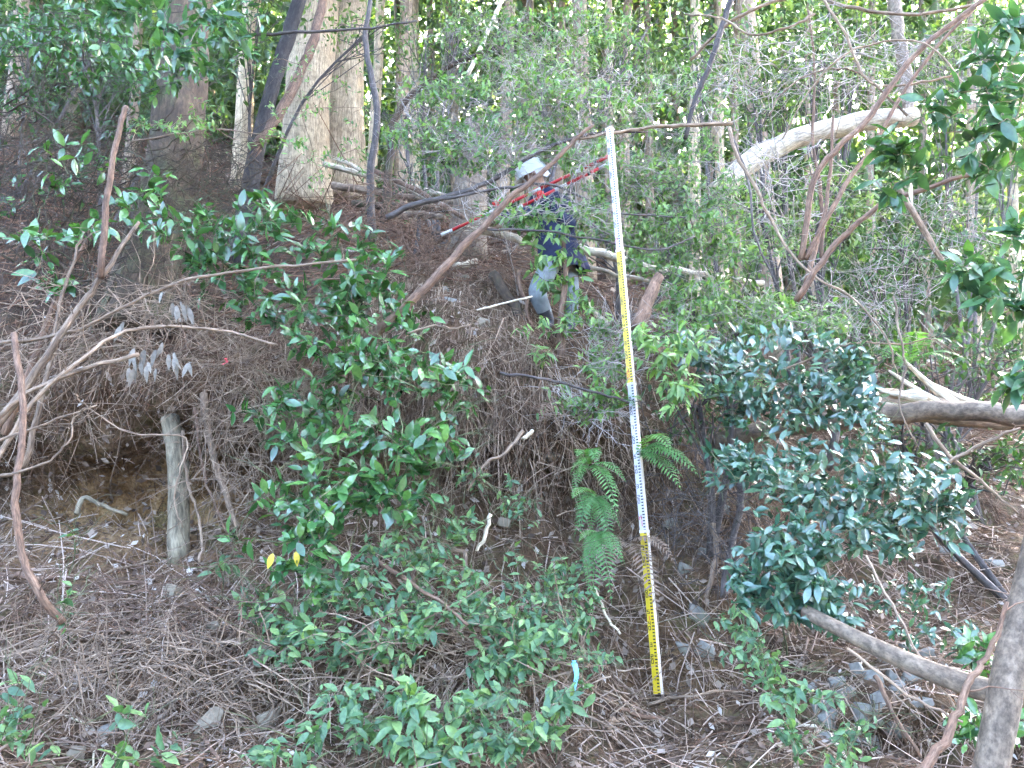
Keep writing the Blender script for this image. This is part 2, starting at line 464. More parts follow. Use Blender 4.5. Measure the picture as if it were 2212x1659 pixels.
litter('twig_litter', 24000, 1.8, 7.2, -4.6, 3.6, .08, .5, .0014, .0052, M['litter'], label='grey dead twigs strewn over the bank')
M['stick'] = tint_mat('weathered_sticks', [(0, (0.13, 0.085, 0.06)), (0.5, (0.31, 0.225, 0.165)), (1, (0.56, 0.45, 0.36))])
litter('stick_litter', 4600, 1.8, 5.0, -4.6, 3.6, .25, 1.0, .0028, .0065, M['stick'], .35, .35, label='thicker dead sticks tangled over the foot of the bank')
litter('needle_litter', 14000, 1.8, 7.5, -4.6, 4.6, .04, .22, .0012, .0034, M['redlitter'], .3, .25, label='red brown cedar needles strewn over the slope')
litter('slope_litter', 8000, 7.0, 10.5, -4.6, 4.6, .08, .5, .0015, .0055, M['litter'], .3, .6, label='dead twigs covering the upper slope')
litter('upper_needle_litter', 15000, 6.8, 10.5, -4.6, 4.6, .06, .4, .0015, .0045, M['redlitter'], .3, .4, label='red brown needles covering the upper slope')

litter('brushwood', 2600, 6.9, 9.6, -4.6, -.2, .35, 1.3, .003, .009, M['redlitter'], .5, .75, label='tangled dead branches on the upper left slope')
litter('crest_brushwood', 700, 6.6, 9.0, -.4, 4.5, .35, 1.0, .003, .007, M['litter'], .2, .45, label='tangled dead branches along the crest')
def flakes(name, n, v0, v1, u0, u1, smin, smax, mat, label):
    P, N = terr_sample(n, v0, v1, u0, u1)
    d = tangent(N, .1); nn = N + rng.normal(size=(n, 3))*.45; nn /= np.linalg.norm(nn, axis=1, keepdims=True)
    s = np.cross(nn, d); s /= np.linalg.norm(s, axis=1, keepdims=True)+1e-9
    L = rng.uniform(smin, smax, n)[:, None]*np.clip(P[:, 1]/6.5, 1, 3)[:, None]; w = L*rng.uniform(.2, .34, (n, 1))
    P = P + N*rng.uniform(.003, .03, (n, 1))
    cu = nn*L*rng.uniform(-.25, .3, (n, 1))
    V = np.stack([P, P+d*L*.45+s*w+cu*.4, P+d*L+cu, P+d*L*.5-s*w+cu*.5], 1)
    F = (np.arange(n)[:, None, None]*4 + np.array([[0, 1, 2], [0, 2, 3]])[None]).reshape(-1, 3)
    m = mesh_np(name, V.reshape(-1, 3), F, mat, {'tint': ('FLOAT', np.repeat(rng.random(n)**1.4, 4))}, False)
    return tag(link(name, m), label, kind='stuff')
flakes('leaf_litter', 8000, 1.8, 6.5, -4.6, 4.6, .025, .085, M['chips'], 'small dead leaves and bark chips on the bank')
flakes('upper_leaf_litter', 3000, 6.8, 10.0, -4.6, 4.6, .03, .10, M['chips'], 'dead leaves lying on the upper slope')

# roots and dead fronds hanging over the lip of the bank
def hanging(name, n, v0, v1, u0, u1, lmin, lmax, mat, label, sc=1.0):
    P, N = terr_sample(n, v0, v1, u0, u1)
    P = P + N*rng.uniform(-.01, .05, (n, 1))
    D = np.array([[0, -.12, -1.0]]) + rng.normal(size=(n, 3))*.24
    Cv = rng.normal(size=(n, 3))*.22
    L = rng.uniform(lmin, lmax, n)*rng.random(n)**.6
    strands(name, P, D, Cv, L, rng.uniform(.0012, .0048, n)*sc, rng.random(n), mat, label=label)
hanging('hanging_roots', 4600, 5.7, 7.2, -2.25, .2, .15, .85, M['litter'], 'grey dead roots and fronds hanging over the bank')
hanging('hanging_rootlets', 900, 6.1, 7.0, -4.2, -2.4, .05, .26, M['litter'], 'thin roots hanging from the edge of the hollow')
hanging('bank_fronds', 3200, 4.8, 6.8, -.6, 1.8, .12, .5, M['litter'], 'dead fronds trailing down the middle of the bank')
hanging('brown_fronds', 2400, 6.0, 8.6, -4.4, .8, .10, .40, M['redlitter'], 'brown cedar fronds trailing on the upper bank')

# feathery dead cedar fronds: a rib with short side needles
def fronds(name, n, v0, v1, u0, u1, mat, label, smin=.12, smax=.34):
    P, N = terr_sample(n, v0, v1, u0, u1)
    D = tangent(N, .9) ; L = rng.uniform(smin, smax, n)
    D = D + N*rng.uniform(-.05, .3, (n, 1)); Cv = np.array([[0, 0, -.5]]) + rng.normal(size=(n, 3))*.2
    P = P + N*.02
    k = 13
    s = np.linspace(.1, 1, k)
    B = P[:, None] + D[:, None]*(L[:, None]*s)[..., None] + Cv[:, None]*(L[:, None]*s**2)[..., None]
    side = np.cross(D, N); side /= np.linalg.norm(side, axis=1, keepdims=True)+1e-9
    sg = np.where(np.arange(k) % 2, 1., -1.)[None, :, None]
    sdv = side[:, None]*sg*.8 + D[:, None]*.9 + rng.normal(size=(n, k, 3))*.25
    ll = (L[:, None]*.24*(1.15-s))
    tt = np.repeat(rng.random(n), k)
    strands(name, B.reshape(-1, 3), sdv.reshape(-1, 3), np.tile(Cv[:, None]*.5, (1, k, 1)).reshape(-1, 3), ll.ravel(), np.full(n*k, .0022), tt, mat, label=label)
fronds('dead_frond_litter', 620, 2.0, 6.6, -4.0, 2.0, M['litter'], 'feathery grey cedar fronds lying on the bank')
fronds('brown_frond_litter', 620, 2.0, 9.0, -4.5, 4.5, M['redlitter'], 'feathery brown cedar fronds lying on the slope')

# ------------------------------------------------------------------ leaves
LM = {
 'glossy': leaf_mat('glossy_leaf', [(.034, .095, .036), (.056, .150, .050), (.088, .21, .065), (.14, .28, .075)], .20, .18, None, False, .95),
 'blue':   leaf_mat('blue_green_leaf', [(.032, .088, .062), (.052, .128, .085), (.080, .172, .105), (.12, .225, .12)], .26, .15, None, False, 1.0),
 'fresh':  leaf_mat('fresh_leaf', [(.055, .130, .070), (.085, .175, .090), (.125, .23, .10), (.20, .31, .11)], .42, .28),
 'small':  leaf_mat('small_leaf', [(.070, .155, .055), (.115, .225, .072), (.175, .30, .092), (.26, .39, .12)], .34, .34, (1.4, 1.6, .7)),
 'near':   leaf_mat('near_leaf', [(.030, .085, .046), (.050, .122, .060), (.078, .170, .070)], .24, .25, None, False, .6),
 'fern':   leaf_mat('fern_leaf', [(.065, .175, .055), (.10, .23, .072), (.15, .30, .095)], .5, .34),
 'dead':   leaf_mat('withered_leaf', [(.13, .11, .085), (.22, .195, .16), (.33, .31, .27)], .7, .15, (1.2, 1.0, .7)),
 'deadfern': leaf_mat('dead_fern_leaf', [(.13, .085, .055), (.22, .155, .11)], .8, .1, (1.2, 1.0, .7)),
 'yellow': leaf_mat('yellow_leaf', [(.62, .50, .05), (.70, .56, .06)], .45, .2, (1.1, 1.0, .4)),
}
LJ = {
 'glossy': leaf_mat('glossy_foliage', [(.034, .095, .036), (.056, .150, .050), (.095, .22, .066)], .22, .18, None, True, .95),
 'blue':   leaf_mat('blue_green_foliage', [(.032, .088, .062), (.055, .132, .088), (.095, .192, .11)], .27, .15, None, True, 1.0),
 'fresh':  leaf_mat('fresh_foliage', [(.045, .125, .045), (.090, .20, .055), (.18, .31, .07)], .42, .28, None, True),
 'small':  leaf_mat('small_foliage', [(.070, .155, .055), (.130, .245, .078), (.25, .38, .12)], .34, .34, (1.4, 1.6, .7), True),
 'near':   leaf_mat('near_foliage', [(.030, .085, .046), (.050, .122, .060), (.078, .170, .070)], .24, .25, None, True),
 'crown':  leaf_mat('cedar_crown_foliage', [(.020, .050, .016), (.040, .085, .022), (.070, .125, .030)], .6, .2, None, True, .3),
 'wood':   leaf_mat('far_foliage', [(.055, .11, .040), (.105, .185, .062), (.175, .265, .088), (.25, .35, .11)], .45, .3, (1.3, 1.45, .7), True, .3),
 'darkwood': leaf_mat('dim_foliage', [(.030, .070, .030), (.055, .115, .042), (.09, .165, .06)], .42, .28, None, True, .4),
}
def leaf_geo(w=.42, peak=.45, fold=.12, droop=.18, rows=5, pet=.12, wave=0.0):
    V = [(-pet, 0, 0.01), (-pet, .012, .01), (0, 0, 0)]; F = [(0, 1, 2)]
    prev = None
    for i in range(rows):
        t = (i + .55)/(rows + .1)
        hw = w*.5*(math.sin(math.pi*t**(math.log(.5)/math.log(peak))))**.8
        z = -droop*t*t
        o = len(V)
        wv = wave*(1 if i % 2 else -1)
        V += [(t, hw, z+fold*hw*2*.5+wv), (t, 0, z), (t, -hw, z+fold*hw*2*.5-wv)]
        if prev is None: F += [(2, o+1, o), (2, o+2, o+1)]
        else: F += [(prev, prev+1, o+1, o), (prev+1, prev+2, o+2, o+1)]
        prev = o
    tip = len(V); V.append((1.06, 0, -droop*1.1)); F += [(prev, prev+1, tip), (prev+1, prev+2, tip)]
    return V, F
def leaf_mesh(name, mat, **k):
    V, F = leaf_geo(**k)
    F3 = []
    for f in F:
        F3 += [f] if len(f) == 3 else [(f[0], f[1], f[2]), (f[0], f[2], f[3])]
    return mesh_np(name, V, F3, mat)
def leaf_set(key, **k):
    return [leaf_mesh('leaf', LM[key], **{**k, 'fold': rnd(.1, .5), 'droop': rnd(.05, .35), 'wave': rnd(0, .02)}) for _ in range(6)]
LS = {'glossy': leaf_set('glossy', w=.46, peak=.52), 'blue': leaf_set('blue', w=.38, peak=.58), 'fresh': leaf_set('fresh', w=.44, peak=.45),
      'small': leaf_set('small', w=.42, peak=.45), 'near': leaf_set('near', w=.40, peak=.5), 'lance': leaf_set('small', w=.30, peak=.38),
      'dead': leaf_set('dead', w=.30, peak=.4), 'yellow': leaf_set('yellow', w=.42, peak=.45)}
LKEY = {'lance': 'small'}

def leaf_mx(p, d, n, L):
    x = d.normalized(); y = n.cross(x)
    if y.length < 1e-4: y = Vector((0, 1, 0))
    y.normalize(); z = x.cross(y)
    m = Matrix((x, y, z)).transposed().to_4x4()
    return Matrix.Translation(p) @ m @ Matrix.Scale(L, 4)

JV, JF = leaf_geo(w=.42, rows=3, pet=.05, fold=.25)
JF3 = []
for f in JF: JF3 += [f] if len(f) == 3 else [(f[0], f[1], f[2]), (f[0], f[2], f[3])]
JV = np.array(JV); JF3 = np.array(JF3)
def foliage(name, mxs, mat, parent, wscale=1.0, kind='stuff'):
    if not mxs: return
    A = np.array([[list(r) for r in m] for m in mxs])          # n,4,4
    Vl = JV.copy(); Vl[:, 1] *= wscale
    V = np.einsum('nij,kj->nki', A[:, :3, :3], Vl) + A[:, None, :3, 3]
    n = len(mxs); k = len(JV)
    F = (np.arange(n)[:, None, None]*k + JF3[None]).reshape(-1, 3)
    m = mesh_np(name, V.reshape(-1, 3), F, mat, {'tint': ('FLOAT', np.repeat(rng.random(n), k))})
    return tag(link(name, m, parent), kind=kind)

def shrub(name, label, base, blobs, leaf='glossy', L=.10, k=6, r0=.009, twig='green_twig', nobj=280, group=None, cat='shrub',
          bias=(0, -.55, .75), droop=.15, zspread=.6, along=.10, stems=None, face=.55, dens=1.5, bare=0):
    """base: world point; blobs: (px, py, depth, rx, ry, tips); leaves sit round the twig tips"""
    base = Vector(base)
    root = thing(name, label, cat, base, group)
    tips = []
    for (px, py, d, rx, ry, n) in blobs:
        for _ in range(int(math.ceil(n*dens)) if n > 3 else n):
            while True:
                a, b, c = rnd(-1, 1), rnd(-1, 1), rnd(-1, 1)
                if a*a + b*b + c*c < 1: break
            tips.append(W(px + a*rx, py + b*ry, d + c*zspread*max(rx, ry)*px2m(d)))
    tips.sort(key=lambda t: (t - base).length)
    nodes = [(base, Vector((0, 0, 1)))]
    mb = MB()
    if stems:
        for s in stems:
            C = tube(mb, s, r0*1.5, r0*.7, 6, 5, .1, .004)
            nodes += [(C[i], (C[i] - C[i-1]).normalized()) for i in range(2, len(C))]
    out = []
    for t in tips:
        best = min(nodes, key=lambda q: (q[0]-t).length + max(0, q[0].z - t.z)*.3)
        s, sdv = best
        v = t - s
        mid = s.lerp(t, .5) + sdv*v.length*.18 + rvec(v.length*.07)
        ln = v.length
        rr = min(r0, .0022 + .006*ln)
        C = tube(mb, [s, mid, t], rr, .0014, 4, 4, 0, ln*.012, cap=False)
        for i in range(2, len(C)):
            nodes.append((C[i], (C[i]-C[i-1]).normalized()))
        tw = (C[-1]-C[-2]).normalized()
        kk = max(2, int(k*rnd(.6, 1.35)))
        for j in range(kk):
            f = 1 - (j/kk)*rnd(.6, 1.2)
            p = t - tw*along*(1-f)
            rad = (rvec() - tw*0); rad -= tw*rad.dot(tw); rad.normalize()
            d = tw*rnd(.15, .8) + rad + Vector((0, 0, -droop)) + Vector(bias)*.1
            nrm = Vector(bias)*face*2 + rvec(.42)
            out.append((p, d, nrm, L*rnd(.55, 1.15)))
    for _ in range(bare):
        s, sdv = random.choice(nodes[1:])
        e = s + (sdv + rvec(.5)).normalized()*rnd(.12, .42)
        C = tube(mb, [s, s.lerp(e, .5) + rvec(.025), e], rnd(.002, .0042), .0011, 3, 3, 0, .006, cap=False)
        for _ in range(2):
            q = random.choice(C[1:-1]); tube(mb, [q, q + ((e - s).normalized() + rvec(.5))*rnd(.04, .14)], rnd(.0014, .0024), .0009, 3, 2, 0, .004, cap=False)
    mb.build('stem', M[twig], root, base)
    out.sort(key=lambda q: (q[0]-CAM).length)
    objs, rest = out[:nobj], out[nobj:]
    for p, d, nrm, l in objs:
        o = link('leaf', random.choice(LS[leaf]), root)
        o.matrix_basis = leaf_mx(p - base, d, nrm, l)
    if rest:
        foliage('foliage', [leaf_mx(p - base, d, nrm, l) for p, d, nrm, l in rest], LJ[LKEY.get(leaf, leaf)], root)
    return root

def tangle(label, blobs, mat, base, r=(.002, .0055), group=None, name='dead_brush'):
    """leafless dead brush: a spray of crossing twigs rooted in the ground; blobs (px, py, depth, rx, ry, n)"""
    base = Vector(base); mb = MB()
    hubs = []
    for (px, py, d, rx, ry, n) in blobs:
        c = W(px, py, d)
        tube(mb, [base, base.lerp(c, .5) + rvec(.08), c], .007, .004, 5, 4, .1, .01)
        s = px2m(d)
        for _ in range(n):
            p = c + Vector((rnd(-1, 1)*rx*s, rnd(-1, 1)*rx*s*.45, rnd(-1, 1)*ry*s))
            a = rnd(0, 6.283); ln = rnd(.15, .55)
            dv = Vector((math.cos(a), rnd(-.5, .3), math.sin(a)*.8 - .25)).normalized()*ln
            m1 = p + dv*.5 + rvec(.035); e = p + dv + Vector((0, 0, -.06*ln))
            C = tube(mb, [p, m1, e], rnd(*r), .001, 3, 3, 0, .006, cap=False)
            for _ in range(random.choice((1, 2, 3))):
                q = random.choice(C[1:]); tube(mb, [q, q + (dv.normalized() + rvec(.55))*rnd(.05, .18)], rnd(.0012, .0022), .0008, 3, 2, 0, .004, cap=False)
    return tag(mb.build(name, M[mat], None, base), label, 'dead brush', group)
# ------------------------------------------------------------------ trees
CROWN = []
for v in range(3):
    n = 1500
    h = rng.random(n)**1.2; a = rng.random(n)*6.283; rad = (1-h)**.7*(.35+.65*rng.random(n)**.5)
    mx = []
    for i in range(n):
        p = Vector((math.cos(a[i])*rad[i]*2.1, math.sin(a[i])*rad[i]*2.1, h[i]*8.5 - rad[i]*.8))
        d = Vector((math.cos(a[i]), math.sin(a[i]), -.5)) + rvec(.35)
        mx.append(leaf_mx(p, d, Vector((0, 0, 1)) + rvec(.4), rnd(.5, 1.0)))
    o = foliage('crown', mx, LJ['crown'], None, .55)
    CROWN.append(o.data); bpy.data.objects.remove(o)

def cedar(label, pts, w0, w1, mat='cedar', group=None, sides=14, ridge=.2, rise=9.0, crown=True, flare=.16, crown_at=7.0, name='cedar_tree', crown_s=1.0):
    """pts: view points (px, py, depth) from the foot upwards; widths in view pixels at each end"""
    P = [W(*p) for p in pts]
    base = P[0]
    g = drop(base)
    if g.z < base.z: P[0] = base = Vector((base.x, base.y, g.z - .1))
    else: base = P[0]
    root = thing(name, label, 'tree', base, group)
    mb = MB()
    d = (P[-1] - P[-2]).normalized()
    r0 = w0*px2m(pts[0][2])/2; r1 = w1*px2m(pts[-1][2])/2
    if crown: d = (d + Vector((0, 0, 1))).normalized()
    if rise: 
        P.append(P[-1] + d*rise)
        tube(mb, P, r0, r1*.75, sides, 7, .12, .004, ridge, flare=flare)
    else: tube(mb, P, r0, r1, sides, 7, .12, .004, ridge, flare=flare)
    mb.build('trunk', M[mat], root, base)
    if crown and rise:
        c = link('crown', random.choice(CROWN), root)
        tag(c, kind='stuff')
        top = P[-1] - base
        c.location = top - d*(rise*.35)
        c.rotation_euler = (0, 0, rnd(0, 6.28)); c.scale = (crown_s, crown_s, 1)
    return root

cedar('massive pale cedar trunk with peeling bark left of the person', [(660, 420, 11.5), (664, 200, 11.8), (684, 0, 12.2)], 118, 100, 'cedar_pale', sides=22, ridge=.16)
cedar('second massive cedar trunk just right of the palest one', [(744, 345, 12.6), (746, 150, 12.8), (755, 0, 13)], 98, 88, 'cedar_pale', sides=20, ridge=.16)
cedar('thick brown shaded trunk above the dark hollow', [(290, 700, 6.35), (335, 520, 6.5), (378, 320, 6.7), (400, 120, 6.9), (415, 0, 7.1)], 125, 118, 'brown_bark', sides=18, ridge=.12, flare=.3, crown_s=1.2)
cedar('near black leaning trunk beside the massive pale cedar', [(515, 470, 8.2), (560, 300, 8.4), (600, 150, 8.6), (648, 0, 8.8)], 42, 36, 'black_bark', rise=3.0, crown=False)
cedar('straight ochre cedar trunk left of the black leaning trunk', [(535, 260, 13.5), (535, 120, 13.7), (545, 0, 14)], 44, 40, 'cedar_pale')
cedar('ochre trunk partly hidden by leaves near the upper left', [(290, 300, 12), (295, 150, 12.2), (300, 0, 12.4)], 26, 24, 'cedar')
cedar('slim sunlit trunk right of the two massive cedars', [(800, 400, 14), (815, 180, 14.3), (822, 0, 14.6)], 26, 24, 'cedar_pale')
cedar('grey trunk rising behind the tangle of fine branches', [(868, 380, 13), (872, 180, 13.3), (878, 0, 13.6)], 34, 30, 'cedar')
cedar('pale column of a cedar above the standing stump', [(1082, 460, 13), (1092, 260, 13.3), (1100, 0, 13.6)], 34, 30, 'cedar')
mid = [(1120, 470, 17, 24), (1205, 460, 16, 22), (1232, 480, 22, 16), (1262, 470, 12.5, 46), (1300, 480, 19, 22), (1345, 500, 15, 26),
       (1375, 500, 20, 20), (1432, 520, 21, 18), (1495, 560, 13, 30), (1528, 560, 18, 24), (1590, 600, 16, 20),
       (1760, 650, 16, 24), (1835, 660, 23, 16), (1875, 670, 17, 22), (1990, 690, 18, 22), (2095, 700, 16, 26), (2190, 700, 17, 26),
       (985, 440, 18, 22), (930, 430, 20, 22), (640, 330, 22, 26), (460, 200, 20, 30), (180, 160, 18, 40), (60, 120, 16, 44),
       (1145, 470, 15, 24), (1178, 470, 19, 20), (1318, 490, 14, 24), (1400, 510, 16, 22), (1462, 540, 19, 20), (1560, 580, 15, 24), (1700, 640, 20, 18), (1815, 655, 19, 18), (860, 400, 18, 20), (900, 420, 16, 24)]
MIDL = ['cedar trunk just left of the white helmet', 'slender cedar trunk rising directly behind the white helmet', 'thin far cedar trunk just right of the white helmet', 'thickest cedar trunk behind the raised end of the poles',
        'thin cedar trunk between the thickest one and the staff top', 'cedar trunk first to the right of the staff top', 'thin far cedar trunk second to the right of the staff top', 'thin far cedar trunk third to the right of the staff top',
        'pale cedar trunk under the dark bare limb right of the staff', 'slender cedar trunk just right of the pale one under the bare limb', 'slender cedar trunk behind the low end of the pale fallen tree',
        'slender cedar trunk crossing the middle of the pale fallen tree', 'thin far cedar trunk above the middle of the pale fallen tree', 'slender cedar trunk just left of the upright grey snag', 'slender cedar trunk just right of the upright grey snag',
        'cedar trunk behind the near leaves at the right edge', 'rightmost cedar trunk at the edge behind the near leaves', 'cedar trunk behind the broad broken stump', 'far cedar trunk left of the broad broken stump',
        'far cedar trunk behind the massive pale cedar', 'cedar trunk on the upper left slope right of the brown trunk', 'thick cedar trunk on the upper left slope second from the edge', 'thick cedar trunk nearest the left edge on the upper slope',
        'cedar trunk second to the left of the white helmet', 'far cedar trunk touching the left side of the white helmet', 'cedar trunk just left of the staff top', 'cedar trunk between the staff top and the dark bare limb', 'far cedar trunk just left of the dark bare limb',
        'cedar trunk between the bare limb and the low end of the fallen tree', 'far cedar trunk just right of the grey trunk crossing the fallen tree', 'far cedar trunk under the middle of the pale fallen tree', 'far cedar trunk above the stacked logs', 'cedar trunk above the stacked logs nearest the stump']
for i, (px, py, d, w) in enumerate(mid):
    lean = rnd(-14, 14)
    cedar(MIDL[i], [(px, py, d), (px + lean*.5 + rnd(-4, 4), py - 250, d + .4), (px + lean, -20, d + 1)], w, w*.85, 'cedar' if i % 4 else 'cedar_pale',
          'slender cedars in the stand behind the crest', 10, .2, rise=7)
cedar('grey cedar trunk crossing behind the pale fallen tree', [(1672, 640, 10.5), (1640, 300, 10.9), (1618, 60, 11.2), (1612, 0, 11.3)], 46, 36, 'cedar', sides=16)
# the broken standing stump beside the person
cedar('broad broken stump with peeling bark left of the person', [(1012, 480, 8.2), (1018, 380, 8.25), (1030, 268, 8.3)], 84, 62, 'smooth_bark', rise=0, crown=False, sides=20, ridge=.25, name='broken_stump')
# the cut stump standing in the hollow
cedar('bare grey stump standing upright in the hollow', [(398, 1125, 5.60), (385, 1010, 5.62), (368, 905, 5.72)], 44, 40, 'stump', rise=0, crown=False, sides=14, ridge=.06, flare=.1, name='bare_stump')

# right foreground tree with its low limb
b0 = W(2125, 1760, 3.8)
rt = thing('leaning_tree', 'smooth brown tree trunk at the right edge in front', 'tree', b0)
mb = MB(); tube(mb, [b0, W(2170, 1500, 3.8), W(2205, 1340, 3.85), W(2260, 1100, 3.9), W(2330, 700, 4.0), W(2420, 100, 4.2)], .070, .052, 14, 6, .08); mb.build('trunk', M['smooth_bark'], rt, b0)
mb = MB(); tube(mb, [W(2190, 1505, 3.82), W(2080, 1475, 3.95), W(1950, 1425, 4.15), W(1800, 1352, 4.45), W(1740, 1320, 4.6)], .056, .036, 12, 6, .08); mb.build('limb', M['smooth_bark'], rt, b0)

# ------------------------------------------------------------------ fallen logs, dead branches (view points at a depth, radii in view pixels)
def branch(name, label, pts, w0, w1, mat, cat='branch', twigs=0, sides=6, group=None, rough=.1, splinter=0, jit=.004, tl=.25):
    P = [W(*p) if len(p) == 3 else G(p[0], p[1], .02) for p in pts]
    mb = MB()
    d0 = P[0].y; d1 = P[-1].y
    C = tube(mb, P, w0*px2m(d0)/2, w1*px2m(d1)/2, sides, 5, rough, jit)
    for _ in range(twigs):
        i = random.randrange(len(C)//4, len(C)-1)
        T = (C[i] - C[i-1]).normalized()
        d = (T*rnd(.3, .9) + rvec(.55)).normalized()*rnd(.4, 1.2)*tl
        e = C[i] + d
        rr = max(.0012, w0*px2m(d0)/2*.22)
        C2 = tube(mb, [C[i], C[i].lerp(e, .5) + rvec(.02), e], min(rr, .005), .001, 4, 3, 0, .004, cap=False)
        if random.random() < .6:
            s = C2[len(C2)//2]; e2 = s + (d.normalized()*.6 + rvec(.4))*tl*.5
            tube(mb, [s, e2], min(rr, .004)*.6, .0008, 3, 3, 0, .006, cap=False)
    if splinter:
        T = (P[0] - P[1]).normalized()
        r = w0*px2m(d0)/2
        for _ in range(splinter):
            s = P[0] + rvec(r*.5); tube(mb, [s - T*.05, s + T*rnd(.06, .22) + rvec(.02)], r*rnd(.2, .45), .001, 4, 2)
    o = mb.build(name, M[mat], None, P[0])
    return tag(o, label, cat, group)

